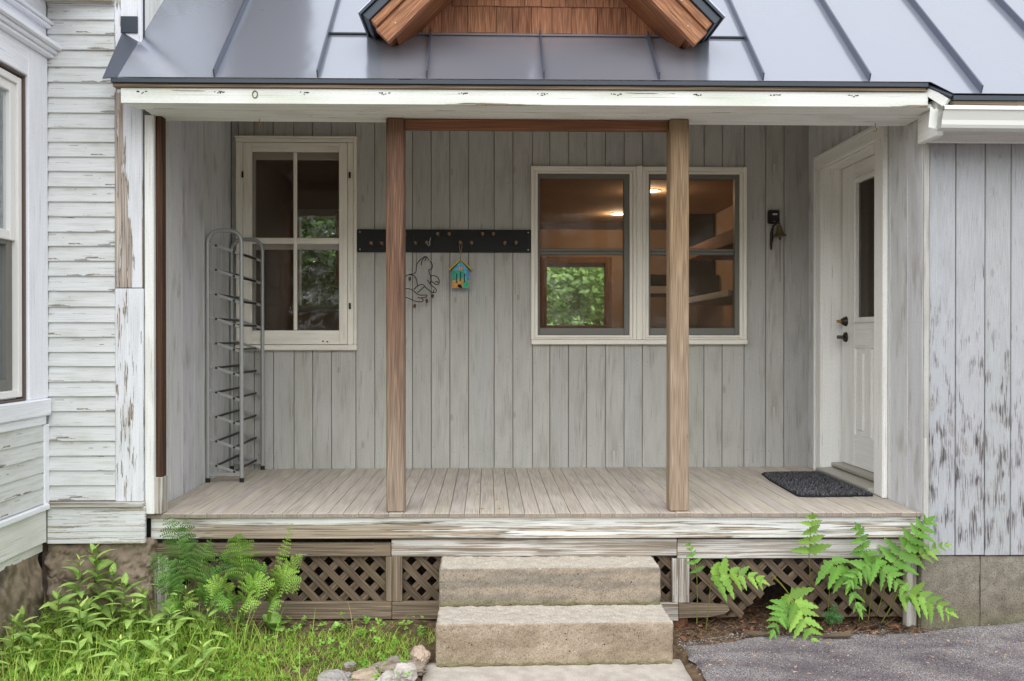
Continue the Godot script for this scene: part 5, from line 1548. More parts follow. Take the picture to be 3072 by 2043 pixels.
func chime() -> void:
	# bent wire in drawing units of 0.55 mm
	var o := Vector3(-0.234, 1.966, -1.475)
	var b := thing("wind_chime", "black bent-wire horse chime with little rusty bells, hanging right of the left post", "wind chime", Vector3(-0.45, 1.9, -1.475))
	var at := func(p: Array) -> Array:
		var a := []
		for q in p: a.append(o + Vector3((q.x - 1270) * 0.00055, (620 - q.y) * 0.00055, 0))
		var cv := Curve3D.new()
		for i in a.size():
			var tn: Vector3 = (a[mini(i + 1, a.size() - 1)] - a[maxi(i - 1, 0)]) * 0.17
			cv.add_point(a[i], -tn, tn)
		cv.bake_interval = 0.006
		return Array(cv.get_baked_points())
	var V := func(a: Array) -> Array:
		var r := []
		for i in range(0, a.size(), 2): r.append(Vector2(a[i], a[i + 1]))
		return r
	var wires := [
		[828, 540, 880, 480, 935, 448, 962, 470, 972, 500], [880, 555, 892, 500, 935, 450], [925, 505, 948, 458],
		[985, 508, 1010, 530, 1020, 570, 1008, 605, 975, 620, 985, 660, 998, 700, 1000, 760, 990, 785],
		[828, 540, 820, 590, 815, 640, 785, 665, 735, 672, 690, 695, 660, 722, 610, 790, 620, 845, 665, 855],
		[735, 672, 790, 690, 815, 720, 830, 780, 830, 820, 785, 860],
		[1000, 690, 1050, 690, 1090, 715, 1105, 760, 1090, 795, 1050, 790, 1010, 755], [1050, 770, 1080, 760, 1090, 780],
		[785, 860, 840, 815, 885, 797, 920, 818, 880, 860, 835, 900], [920, 818, 970, 865, 1030, 905],
		[955, 740, 1000, 800, 1040, 835, 1068, 865, 1060, 895, 1030, 890, 1045, 860],
		[665, 855, 720, 850, 780, 872, 830, 915, 870, 930, 945, 930, 945, 950, 880, 965, 835, 962],
		[880, 965, 905, 990, 890, 1012, 820, 1008, 760, 985, 700, 962, 640, 950, 610, 900, 665, 855]]
	for w in wires:
		var mb := MB.new()
		tube(mb, at.call(V.call(w)), 0.0034, 6)
		put(b, "wire", mb, M.black_iron)
	var ch := MB.new()
	var p0 := o + Vector3((822 - 1270) * 0.00055, (620 - 540) * 0.00055, 0)
	for k in 22:
		var y := p0.y + k * 0.0086
		var zz := lerpf(0.0, 0.035, k / 22.0)
		var s := Vector3(0.003, 0, 0) if k % 2 == 0 else Vector3(0, 0, 0.003)
		tube(ch, [Vector3(p0.x, y, p0.z + zz), Vector3(p0.x, y + 0.004, p0.z + zz) + s, Vector3(p0.x, y + 0.009, p0.z + zz), Vector3(p0.x, y + 0.004, p0.z + zz) - s, Vector3(p0.x, y, p0.z + zz)], 0.0009, 4, false)
	put(b, "chain", ch, M.black_iron)
	for q in [[738, 700], [675, 985], [803, 1040], [945, 975], [1028, 915]]:
		var p := o + Vector3((q[0] - 1270) * 0.00055, (620 - q[1]) * 0.00055, 0)
		var mb := MB.new()
		tube(mb, [p + Vector3(0, 0.012, 0), p + Vector3(0.003, 0.006, 0), p, p + Vector3(-0.003, 0.006, 0), p + Vector3(0, 0.012, 0)], 0.0009, 4, false)
		box(mb, Vector3(-0.0085, -0.027, -0.006), Vector3(0.0085, -0.002, 0.006), 1, 0.003, Vector2.ZERO, Transform3D(Basis(Vector3.BACK, rng.randf_range(-0.15, 0.15)), p))
		tube(mb, [p + Vector3(0, -0.026, 0), p + Vector3(0, -0.034, 0)], 0.0015, 5)
		put(b, "bell", mb, M.rust)


func lock_and_bell() -> void:
	var z := BACK_Z
	var l := thing("lock_box", "small black combination lock box on the back wall, above the brass bell", "lock box", Vector3(2.0, 2.35, z))
	board(l, "box_body", M.black_board, Vector3(1.962, 2.3, z), Vector3(2.042, 2.395, z + 0.035), 1, 0.009)
	board(l, "dial_plate", M.rubber, Vector3(1.974, 2.34, z + 0.034), Vector3(2.03, 2.384, z + 0.038), 1, 0.004)
	for k in 4:
		board(l, "number_wheel", M.vinyl, Vector3(1.99 + k * 0.0085, 2.357, z + 0.0365), Vector3(1.9955 + k * 0.0085, 2.369, z + 0.0395), 1, 0.001)
	board(l, "release_slider", M.steel, Vector3(1.992, 2.309, z + 0.034), Vector3(2.012, 2.314, z + 0.037), 1, 0.001)
	var b := thing("wall_bell", "verdigris brass ship's bell on a bracket with a pull chain, below the lock box", "bell", Vector3(2.03, 2.25, z))
	var mb := MB.new()
	tube(mb, [Vector3(1.99, 2.12, z + 0.006), Vector3(1.988, 2.16, z + 0.01), Vector3(1.992, 2.2, z + 0.012), Vector3(1.99, 2.24, z + 0.012), Vector3(2.0, 2.285, z + 0.02), Vector3(2.02, 2.302, z + 0.05), Vector3(2.034, 2.295, z + 0.06)], [0.006, 0.009, 0.012, 0.01, 0.007, 0.006, 0.005], 10)
	put(b, "bracket", mb, M.bronze)
	mb = MB.new()
	lathe(mb, [Vector2(0.0, 0.085), Vector2(0.012, 0.083), Vector2(0.018, 0.07), Vector2(0.023, 0.04), Vector2(0.032, 0.018), Vector2(0.046, 0.004), Vector2(0.047, 0.0), Vector2(0.04, 0.002), Vector2(0.02, 0.03)], 24)
	put(b, "bell_body", mb, M.old_brass, Transform3D(Basis(Vector3.BACK, 0.1), Vector3(2.034, 2.205, z + 0.06)))
	mb = MB.new()
	tube(mb, [Vector3(2.034, 2.25, z + 0.06), Vector3(2.034, 2.2, z + 0.06), Vector3(2.034, 2.192, z + 0.06), Vector3(2.034, 2.182, z + 0.06)], [0.002, 0.003, 0.009, 0.004], 8)
	put(b, "clapper", mb, M.bronze)
	mb = MB.new()
	for k in 30:
		var y := 2.18 - k * 0.0085
		var s := Vector3(0.0028, 0, 0) if k % 2 == 0 else Vector3(0.0012, 0, 0.0025)
		tube(mb, [Vector3(2.034, y, z + 0.06), Vector3(2.034, y - 0.005, z + 0.06) + s, Vector3(2.034, y - 0.01, z + 0.06), Vector3(2.034, y - 0.005, z + 0.06) - s, Vector3(2.034, y, z + 0.06)], 0.001, 4, false)
	tube(mb, [Vector3(2.034, 1.925, z + 0.06), Vector3(2.034, 1.89, z + 0.06)], 0.0018, 5)
	put(b, "pull_chain", mb, M.rust)


# ---------------------------------------------------------------- plants
# A leaf blade: outline(t) gives the half width along a drooping midrib.
func leaf_mesh(length: float, outline: Callable, droop: float, fold: float, steps: int, base: Color, tip: Color) -> ArrayMesh:
	var mb := MB.new()
	var at := func(t: float) -> Vector3: return Vector3(0, sin(droop) * -length * t * t * 0.7, 1.0) * Vector3(1, 1, 0) + Vector3(0, 0, length * t * cos(droop * 0.5 * t))
	for i in steps:
		var t0 := float(i) / steps
		var t1 := float(i + 1) / steps
		var p: Vector3 = at.call(t0)
		var q: Vector3 = at.call(t1)
		for s in [-1.0, 1.0]:
			var w0: float = outline.call(t0, s)
			var w1: float = outline.call(t1, s)
			var a := p + Vector3(s * w0, w0 * fold, 0)
			var b := q + Vector3(s * w1, w1 * fold, 0)
			var nn := (q - p).cross(Vector3(s, fold, 0) * s).normalized()
			nn = nn if nn.y > 0 else -nn
			mb.col = base.lerp(tip, t0) * (0.93 if i % 2 else 1.06)
			if w0 > 0.0: mb.tri(p, q, a, nn, nn, nn)
			if w1 > 0.0: mb.tri(a, q, b, nn, nn, nn)
			for k in range(maxi(0, mb.c.size() - 6), mb.c.size()):      # a pale midrib
				if absf(mb.v[k].x) < 0.0002: mb.c[k] = mb.c[k].lerp(lin(196, 220, 140), 0.55)
	return mb.mesh()


func lance(t: float, _s: float) -> float:
	return 0.017 * pow(sin(PI * pow(clampf(t, 0, 1), 0.75)), 0.9) * 0.92 + 0.0005


func plants() -> void:
	# --- leafy weeds at the left
	var kinds := []
	for k in 4:
		var ln: float = [0.125, 0.105, 0.085, 0.06][k]
		var sc: float = ln / 0.1
		kinds.append(leaf_mesh(ln, func(t: float, s: float) -> float: return lance(t, s) * sc, [0.55, 0.8, 0.35, 0.2][k], 0.28, 9, [lin(126, 166, 66), lin(148, 184, 72), lin(164, 196, 80), lin(192, 216, 92)][k], [lin(146, 186, 92), lin(164, 200, 100), lin(176, 206, 104), lin(200, 222, 110)][k]))
	var round_leaf := leaf_mesh(0.055, func(t: float, _s: float) -> float: return 0.024 * sqrt(maxf(0.0, sin(PI * pow(t, 0.8)))), 0.4, 0.15, 8, lin(92, 144, 48), lin(120, 170, 62))
	var list := [
		[-2.1, 0.62, 0.3, 9, "big bright weed with broad lance leaves in the bottom left corner"], [-1.97, 0.66, 0.24, 8, "bushy low weed just right of the corner weed, at the bottom edge"], [-2.14, 0.4, 0.26, 8, "weed close to the bay's foundation, at the left edge"],
		[-1.84, 0.44, 0.33, 9, "tall weed with wide pale leaves, in front of the stone foundation's left half"], [-1.7, 0.33, 0.28, 8, "spreading weed in front of the middle of the stone foundation"], [-2.02, 0.12, 0.42, 10, "tall slim weed in the nook between bay and stone foundation"],
		[-1.93, 0.08, 0.48, 12, "tallest weed, standing upright against the stone foundation"], [-1.87, 0.11, 0.36, 9, "slender weed right beside the tallest one"], [-1.78, 0.15, 0.32, 8, "weed with folded leaves before the right half of the stone foundation"],
		[-1.68, 0.12, 0.27, 8, "weed at the corner where stone foundation meets the lattice frame"], [-1.58, 0.14, 0.3, 8, "weed in front of the lattice frame's left upright"], [-1.5, 0.1, 0.26, 7, "weed growing among the dark fern's stalks"],
		[-1.5, 0.36, 0.28, 8, "long-leaved weed standing alone before the dark fern"], [-1.46, 0.56, 0.24, 8, "light weed with one long leaf near the middle of the lawn's front"], [-1.64, 0.6, 0.2, 7, "small weed in the foreground grass below the stone foundation"],
		[-1.24, 0.63, 0.2, 7, "rightmost foreground weed, standing in short grass"], [-1.36, 0.22, 0.2, 6, "small weed in long grass below the light green fern"], [-1.78, 0.63, 0.22, 7, "foreground weed between the corner weeds and the lawn's middle"],
		[-2.07, 0.25, 0.3, 8, "leafy weed below the bay's corner"], [-1.92, 0.3, 0.26, 8, "weed half hidden behind the wide-leaved tall one"], [-2.12, 0.75, 0.22, 8, "weed cut off by the bottom left edge"], [-1.35, 0.75, 0.16, 6, "little weed at the very bottom, left of the cobbles"], [-1.56, 0.78, 0.17, 6, "little weed at the very bottom, far left of the cobbles"]]
	var i := 0
	for q in list:
		var w := thing("weed", q[4], "weed", Vector3(q[0], gy(q[0], q[1]) - 0.01, q[1]), "leafy weeds in the left lawn")
		var lean := Vector3(rng.randf_range(-0.1, 0.1), 1, rng.randf_range(-0.05, 0.12)).normalized()
		var ht: float = q[2] * 0.86
		var pts := []
		for k in 6:
			var t := k / 5.0
			pts.append(w.position + lean * ht * t + Vector3(sin(t * 3.0 + i) * 0.008, 0, cos(t * 2.0 + i) * 0.006))
		var st := MB.new()
		st.col = lin(110, 140, 66)
		tube(st, pts, [0.0032, 0.003, 0.0028, 0.0024, 0.002, 0.0012], 6)
		put(w, "stem", st, M.leaf)
		var n: int = q[3]
		for k in n * 2:
			var t := lerpf(0.22, 1.0, float(k / 2) / (n - 1))
			var yaw := (k / 2) * 1.57 * 0.85 + (k % 2) * PI + rng.randf_range(-0.4, 0.4) + i
			var up := lerpf(0.05, 1.0, t * t) + rng.randf_range(-0.15, 0.2)
			var sz := (1.25 - 0.75 * t * t * t) * rng.randf_range(0.65, 1.12) * (0.8 + ht)
			var kind: ArrayMesh = kinds[rng.randi() % 3] if t < 0.97 else kinds[3]
			var o := Vector3(pts[0].lerp(pts[5], t))
			put(w, "leaf", kind, M.leaf_dark if rng.randf() < 0.3 else M.leaf, Transform3D(Basis(Vector3.UP, yaw) * Basis(Vector3.RIGHT, -up) * Basis(Vector3.BACK, rng.randf_range(-0.3, 0.3)) * Basis.from_scale(Vector3.ONE * sz), o))
		i += 1
	# --- a broad-leaved dock by the lattice
	for q in [[-1.08, 0.06, 0.16], [-0.75, 0.1, 0.09], [-1.62, 0.48, 0.12]]:
		var w := thing("dock_plant", "small broad-leaved plant " + ("by the lattice foot under the ferns" if q[0] == -1.08 else ("in the bare soil left of the steps" if q[0] == -0.75 else "between the tall weeds of the left lawn")), "weed", Vector3(q[0], gy(q[0], q[1]), q[1]))
		for k in 7:
			put(w, "leaf", round_leaf, M.leaf, Transform3D(Basis(Vector3.UP, k * 0.9 + q[0]) * Basis(Vector3.RIGHT, -rng.randf_range(0.3, 1.2)) * Basis.from_scale(Vector3.ONE * q[2] * 10.0 * rng.randf_range(0.7, 1.1)), w.position + Vector3(0, 0.01, 0)))
	ferns()
	grass()
	rocks()


func frond(base: Vector3, ctrl: Vector3, tip: Vector3, width: float, bare: float, face: Vector3, hue: Color, pairs := 15) -> MB:
	var mb := MB.new()
	var at := func(t: float) -> Vector3: return base.lerp(ctrl, t).lerp(ctrl.lerp(tip, t), t)
	var pts := []
	var rad := []
	for k in 13:
		pts.append(at.call(k / 12.0))
		rad.append(lerpf(0.0026, 0.0007, k / 12.0))
	mb.col = hue * Color(0.85, 0.8, 0.7)
	tube(mb, pts, rad, 5)
	for k in pairs:
		var u := float(k) / (pairs - 1)
		var t := lerpf(bare, 0.985, u)
		var p: Vector3 = at.call(t)
		var d: Vector3 = (at.call(minf(t + 0.02, 1.0)) - at.call(t - 0.02)).normalized()
		var ln := width * 0.5 * pow(sin(PI * clampf(0.3 + 0.7 * u, 0, 1)), 0.8) + 0.005
		var fc := (face + Vector3(rng.randf_range(-0.25, 0.25), rng.randf_range(-0.1, 0.35), 0)).normalized()
		var side := d.cross(fc).normalized()
		var nrm := side.cross(d).normalized()
		for s in [-1.0, 1.0]:
			var dir: Vector3 = (side * s + d * rng.randf_range(0.3, 0.7) + nrm * rng.randf_range(-0.3, 0.35)).normalized()
			var l2: float = ln * rng.randf_range(0.8, 1.12)
			var droop := rng.randf_range(0.15, 0.45)
			var m := clampi(int(l2 / 0.0095), 3, 12)
			var shade := rng.randf_range(0.78, 1.18)
			var ax := nrm.cross(dir).normalized()
			for j in m:
				var v := float(j + 0.5) / m
				var c := p + dir * l2 * v - Vector3.UP * droop * l2 * v * v
				var pl := minf(0.021, l2 * 0.25) * (1.0 - 0.7 * v) + 0.003
				var wv := dir * (l2 / m) * 0.36
				for e in [-1.0, 1.0]:
					var tipv: Vector3 = c + (ax * e + dir * 0.45).normalized() * pl - Vector3.UP * 0.2 * pl + nrm * rng.randf_range(-0.003, 0.003)
					mb.col = hue * shade * rng.randf_range(0.88, 1.12)
					mb.col.a = 1.0
					var n2: Vector3 = (nrm + ax * e * 0.35 + dir * 0.1).normalized()
					var midp: Vector3 = (c + tipv) * 0.5 + nrm * 0.0015
					mb.tri(c - wv * 0.7, c + wv * 0.7, midp + wv, n2, n2, n2)
					mb.tri(c - wv * 0.7, midp + wv, midp - wv * 0.8, n2, n2, n2)
					mb.tri(midp - wv * 0.8, midp + wv, tipv, n2, n2, n2)
	return mb


func ferns() -> void:
	var g1 := lin(92, 136, 64)
	var g2 := lin(106, 152, 62)
	var g3 := lin(134, 172, 72)
	var face := Vector3(0, 0.35, 1).normalized()
	var clumps := [
		["dark green feathery fern at the left end of the lattice, leaning on the skirt board", Vector3(-1.5, 0.06, 0.05), [
			[-1.5, 0.42, 0.1, -1.6, 0.625, 0.11, 0.19, 0.35, g1, 15], [-1.5, 0.4, 0.07, -1.515, 0.615, 0.08, 0.11, 0.5, g1, 13], [-1.45, 0.36, 0.1, -1.375, 0.5, 0.12, 0.15, 0.45, g1, 12], [-1.55, 0.36, 0.12, -1.67, 0.44, 0.14, 0.14, 0.4, g1, 12],
			[-1.53, 0.3, 0.12, -1.65, 0.33, 0.16, 0.13, 0.4, g1, 12], [-1.43, 0.3, 0.12, -1.31, 0.37, 0.15, 0.13, 0.4, g1, 12], [-1.44, 0.34, 0.16, -1.29, 0.22, 0.2, 0.15, 0.35, g2, 13], [-1.5, 0.28, 0.18, -1.57, 0.17, 0.24, 0.13, 0.35, g2, 11], [-1.47, 0.3, 0.18, -1.43, 0.19, 0.25, 0.13, 0.35, g3, 11]]],
		["light green feathery fern in the middle of the left lattice, its tip curling over", Vector3(-1.24, 0.05, 0.05), [
			[-1.22, 0.44, 0.08, -1.25, 0.53, 0.13, 0.2, 0.35, g2, 16], [-1.2, 0.4, 0.15, -1.05, 0.27, 0.2, 0.17, 0.35, g3, 15], [-1.29, 0.36, 0.15, -1.38, 0.27, 0.2, 0.15, 0.4, g3, 12], [-1.3, 0.34, 0.06, -1.34, 0.43, 0.07, 0.09, 0.5, g1, 11],
			[-1.18, 0.34, 0.12, -1.09, 0.37, 0.15, 0.14, 0.4, g2, 12], [-1.26, 0.3, 0.16, -1.3, 0.17, 0.22, 0.13, 0.4, g2, 11], [-1.2, 0.32, 0.18, -1.13, 0.17, 0.23, 0.15, 0.35, g3, 12], [-1.28, 0.26, 0.14, -1.36, 0.2, 0.18, 0.12, 0.4, g2, 10]]],
		["yellow-green feathery fern with one thin upright frond, rightmost of the left ferns", Vector3(-1.1, 0.06, 0.05), [
			[-1.06, 0.36, 0.07, -0.98, 0.57, 0.08, 0.075, 0.2, g3, 19], [-1.05, 0.48, 0.1, -0.94, 0.23, 0.15, 0.17, 0.4, g3, 16], [-1.02, 0.4, 0.1, -0.92, 0.41, 0.12, 0.09, 0.4, g3, 13], [-1.08, 0.3, 0.13, -1.03, 0.15, 0.19, 0.12, 0.35, g2, 11], [-1.05, 0.3, 0.1, -1.0, 0.33, 0.12, 0.1, 0.4, g3, 10]]]]
	for q in clumps:
		var f := thing("feathery_fern", q[0], "fern", q[1], "feathery ferns by the left lattice")
		for k in q[2]:
			put(f, "frond", frond(q[1] + Vector3(rng.randf_range(-0.02, 0.02), 0, rng.randf_range(-0.02, 0.02)), Vector3(k[0], k[1], k[2]), Vector3(k[3], k[4], k[5]), k[6] * 0.92, k[7], face, k[8].lerp(lin(150, 170, 70), rng.randf() * 0.25) * rng.randf_range(0.85, 1.1), k[9]), M.fern_leaf)
	# --- sensitive ferns at the right: broad lobed blades on thin bare stalks
	var s := [
		["broad-lobed fern frond on a thin stalk, in front of the skirt board's right third", Vector3(1.7, 0.2, -0.02), Vector3(1.655, 0.4, 0.08), Vector3(1.64, 0.6, 0.16), 0.25, g3, 5],
		["pale broad-lobed fern leaning right, beside the lattice's centre upright", Vector3(1.13, 0.0, 0.05), Vector3(1.14, 0.3, 0.12), Vector3(1.36, 0.3, 0.2), 0.27, g3, 6],
		["narrow folded fern frond standing close to the lattice's centre upright", Vector3(1.09, 0.02, 0.02), Vector3(1.08, 0.3, 0.06), Vector3(1.03, 0.45, 0.09), 0.12, g2, 5],
		["dark green fern frond hanging forward over the middle of the right lattice", Vector3(1.79, 0.0, -0.02), Vector3(1.77, 0.36, 0.08), Vector3(1.86, 0.16, 0.2), 0.27, g2, 6],
		["upright fern frond against the skirt board, third from the right wall", Vector3(1.98, 0.05, -0.02), Vector3(1.97, 0.33, 0.06), Vector3(1.9, 0.53, 0.1), 0.22, g2, 6],
		["large upright fern frond before the right end of the skirt board", Vector3(2.05, 0.05, -0.01), Vector3(2.09, 0.34, 0.08), Vector3(2.24, 0.57, 0.14), 0.3, g2, 7],
		["fern frond reaching right across the corner of the plank wall", Vector3(2.1, 0.05, 0.0), Vector3(2.18, 0.37, 0.12), Vector3(2.32, 0.46, 0.18), 0.15, g3, 6],
		["bright fern frond drooping over the concrete foundation corner", Vector3(2.05, 0.02, 0.04), Vector3(2.09, 0.22, 0.16), Vector3(2.29, 0.15, 0.26), 0.26, g3, 6],
		["fern frond spreading sideways between the dark frond and the corner upright", Vector3(2.0, 0.02, 0.0), Vector3(1.98, 0.35, 0.12), Vector3(2.12, 0.2, 0.2), 0.22, g2, 6],
		["fern frond spreading left at the height of the lattice's top rail", Vector3(1.95, 0.02, 0.0), Vector3(1.95, 0.36, 0.13), Vector3(1.82, 0.28, 0.2), 0.2, g2, 6],
		["low fern frond drooping to the ground in front of the broken lattice", Vector3(1.5, 0.26, -0.02), Vector3(1.54, 0.2, 0.12), Vector3(1.62, 0.0, 0.25), 0.29, g3, 6],
		["low fern frond bent left beside the broken lattice, near the asphalt", Vector3(1.52, 0.03, 0.08), Vector3(1.52, 0.15, 0.14), Vector3(1.42, 0.04, 0.22), 0.2, g2, 6]]
	for q in s:
		var w := thing("broad_fern", q[0], "fern", Vector3(q[1].x, q[1].y, q[1].z), "broad ferns by the right lattice")
		var base: Vector3 = q[1]
		var joint: Vector3 = q[2]
		var tip: Vector3 = q[3]
		var st := MB.new()
		st.col = lin(126, 134, 60)
		var mid := base.lerp(joint, 0.5) + Vector3(0.006, 0, -0.01)
		tube(st, [base, mid, joint], [0.0026, 0.0022, 0.0018], 6)
		put(w, "stalk", st, M.fern_leaf)
		var d0 := (tip - joint)
		var bend := joint + d0 * 0.5 + Vector3(0, 0.03, 0.01)
		var at := func(t: float) -> Vector3: return joint.lerp(bend, t).lerp(bend.lerp(tip, t), t)
		st = MB.new()
		st.col = lin(140, 160, 74)
		tube(st, [joint, at.call(0.33), at.call(0.66), tip], [0.0018, 0.0015, 0.0012, 0.0006], 5)
		put(w, "midrib", st, M.fern_leaf)
		var n: int = q[6]
		for k in n:
			var u := float(k) / (n - 1)
			var t := lerpf(0.04, 0.96, u)
			var p: Vector3 = at.call(t)
			var d: Vector3 = (at.call(minf(1.0, t + 0.03)) - at.call(maxf(0.0, t - 0.03))).normalized()
			var ln: float = q[4] * 0.6 * (1.0 - 0.62 * u) * (0.85 if k == 0 else 1.0)
			var facing := Vector3(rng.randf_range(-0.5, 0.5), rng.randf_range(0.2, 0.9), 1).normalized()
			var sd := d.cross(facing).normalized()
			for sgn in [-1.0, 1.0]:
				var dir: Vector3 = (sd * sgn + d * (lerpf(0.3, 0.9, u) + rng.randf_range(-0.15, 0.15)) + facing * rng.randf_range(-0.35, 0.4)).normalized()
				put(w, "leaflet", lobed(p, dir, facing, ln * rng.randf_range(0.7, 0.95), q[5].lerp(lin(86, 130, 52), rng.randf() * 0.5) * rng.randf_range(0.72, 1.15)), M.fern_leaf)
		var tp: Vector3 = (tip - at.call(0.9)).normalized()
		put(w, "leaflet", lobed(at.call(0.93), tp, Vector3(0, 0.5, 1).normalized(), q[4] * 0.26, q[5]), M.fern_leaf)
	# a dried-up frond and a feathery seedling beside it
	var w := thing("dried_fern", "withered brown curled fern frond hanging by the hole in the lattice", "fern", Vector3(1.58, 0.05, 0.08))
	put(w, "frond", frond(Vector3(1.5, 0.25, 0.0), Vector3(1.56, 0.2, 0.06), Vector3(1.62, 0.07, 0.12), 0.06, 0.6, face, lin(128, 108, 58), 9), M.fern_leaf)
	w = thing("feathery_seedling", "small bluish feathery seedling at the foot of the right lattice", "fern", Vector3(1.78, 0.0, 0.04))
	for q in [[Vector3(1.8, 0.14, 0.08), 0.05], [Vector3(1.72, 0.09, 0.1), 0.05], [Vector3(1.83, 0.07, 0.1), 0.05], [Vector3(1.76, 0.05, 0.12), 0.04]]:
		put(w, "frond", frond(Vector3(1.78, 0.0, 0.05), Vector3(1.78, 0.08, 0.06), q[0], q[1], 0.35, face, lin(86, 138, 78), 9), M.fern_leaf)


# A fern leaflet with a wavy, lobed margin, as its own mesh.
func lobed(p: Vector3, dir: Vector3, facing: Vector3, ln: float, hue: Color) -> MB:
	var mb := MB.new()
	var ax := facing.cross(dir).normalized()
	var nrm := dir.cross(ax).normalized()
	if nrm.z < 0: nrm = -nrm
	var n := 30
	var ph := rng.randf() * 6.0
	var curl := rng.randf_range(0.1, 0.7)
	var row := []
	for i in n + 1:
		var t := float(i) / n
		var wd := ln * 0.29 * minf(1.0, 0.35 + t * 4.0) * pow(1.0 - t, 0.7)
		wd *= 0.62 + 0.46 * absf(sin(t * 14.0 + ph))
		var c := p + dir * ln * t - Vector3.UP * curl * ln * t * t * 0.5
		row.append([c, wd])
	hue.a = 1.0
	for i in n:
		var a: Array = row[i]
		var b: Array = row[i + 1]
		for s in [-1.0, 1.0]:
			var n2: Vector3 = (nrm - ax * s * 0.35).normalized()
			var lift := nrm * 0.3
			var pa: Vector3 = a[0] + (ax * s + lift) * a[1]
			var pb: Vector3 = b[0] + (ax * s + lift) * b[1]
			mb.col = hue * (1.0 if s > 0 else 0.86) * (0.92 + 0.16 * absf(sin(i * 0.9 + ph)))
			mb.col.a = 1.0
			mb.tri(a[0], b[0], pb, nrm, nrm, n2)
			mb.tri(a[0], pb, pa, nrm, n2, n2)
	return mb


func grass() -> void:
	var blade := func(h: float, w: float, bend: float) -> ArrayMesh:
		var mb := MB.new()
		for i in 4:
			var t0 := i / 4.0
			var t1 := (i + 1) / 4.0
			var p := Vector3(0, h * t0 * (1 - 0.25 * bend * t0), bend * h * t0 * t0)
			var q := Vector3(0, h * t1 * (1 - 0.25 * bend * t1), bend * h * t1 * t1)
			var wa := Vector3(w * (1 - t0 * t0), 0, 0)
			var wb := Vector3(w * (1 - t1 * t1), 0, 0)
			var nn := Vector3(0, 0.5, -1).normalized()
			mb.col = Color(1, 1, 1) * lerpf(0.75, 1.1, t0)
			mb.quad(p - wa, p + wa, q + wb, q - wb, nn)
		return mb.mesh()
	var nz := FastNoiseLite.new()
	nz.seed = 44
	nz.frequency = 2.6
	var shorts := []
	var shortc := []
	var talls := []
	var tallc := []
	for k in 44000:
		var x := rng.randf_range(-2.25, -0.26)
		var z := rng.randf_range(-0.02, 1.5)
		var n := nz.get_noise_2d(x, z)
		var dens := smoothstep(0.02, 0.2, z) * smoothstep(-0.35, 0.15, n + 0.25 - 0.25 * smoothstep(-1.0, -0.4, x))
		dens = maxf(dens, 0.5 * smoothstep(-1.2, -1.6, x))
		if Vector2((x + 0.47) / 0.28, (z - 0.68) / 0.22).length() < 1.0 and rng.randf() < 0.85: continue
		if rng.randf() > dens: continue
		var xf := Transform3D(Basis(Vector3.UP, rng.randf() * TAU) * Basis.from_scale(Vector3(1, rng.randf_range(0.45, 1.2) * lerpf(0.8, 1.0, smoothstep(-0.8, -1.4, x)), rng.randf_range(0.6, 1.8))), Vector3(x, gy(x, z) - 0.008, z))
		var c := lin(120, 166, 44).lerp(lin(190, 214, 96), rng.randf()) * rng.randf_range(0.85, 1.1)
		if rng.randf() < 0.06: c = lin(176, 160, 100)
		if rng.randf() < 0.13 * smoothstep(-0.9, -1.5, x) + 0.012:
			talls.append(xf); tallc.append(c)
		else:
			shorts.append(xf); shortc.append(c)
	var o := scatter(self, "grass", blade.call(0.05, 0.0017, 0.55), M.grass_blade, shorts, shortc)
	tag(o, "short bright green lawn grass left of the steps", "grass")
	o = scatter(self, "tall_grass", blade.call(0.2, 0.0016, 0.6), M.grass_blade, talls, tallc)
	tag(o, "thin long grass stems standing above the left lawn", "grass")
	# clover and other small round leaves close to the soil
	var cl := MB.new()
	for k in 3:
		var a := k * TAU / 3
		var d := Vector3(cos(a), 0.15, sin(a))
		var sd := Vector3(-sin(a), 0, cos(a))
		cl.tri(Vector3.ZERO, d * 0.008 + sd * 0.006, d * 0.014, Vector3.UP, Vector3.UP, Vector3.UP)
		cl.tri(Vector3.ZERO, d * 0.014, d * 0.008 - sd * 0.006, Vector3.UP, Vector3.UP, Vector3.UP)
	var xfs := []
	var cols := []
	for k in 5200:
		var x := rng.randf_range(-2.25, -0.3)
		var z := rng.randf_range(0.0, 1.3)
		if rng.randf() > 0.25 + 0.75 * smoothstep(-0.9, -1.6, x): continue
		xfs.append(Transform3D(Basis(Vector3.UP, rng.randf() * TAU) * Basis(Vector3.RIGHT, rng.randf_range(-0.5, 0.9)) * Basis.from_scale(Vector3.ONE * rng.randf_range(0.6, 1.7)), Vector3(x, gy(x, z) + rng.randf_range(0.0, 0.06), z)))
		cols.append(lin(88, 140, 44).lerp(lin(146, 190, 78), rng.randf()))
	o = scatter(self, "clover", cl.mesh(), M.leaf, xfs, cols)
	tag(o, "clover and small ground leaves among the left lawn", "ground cover")


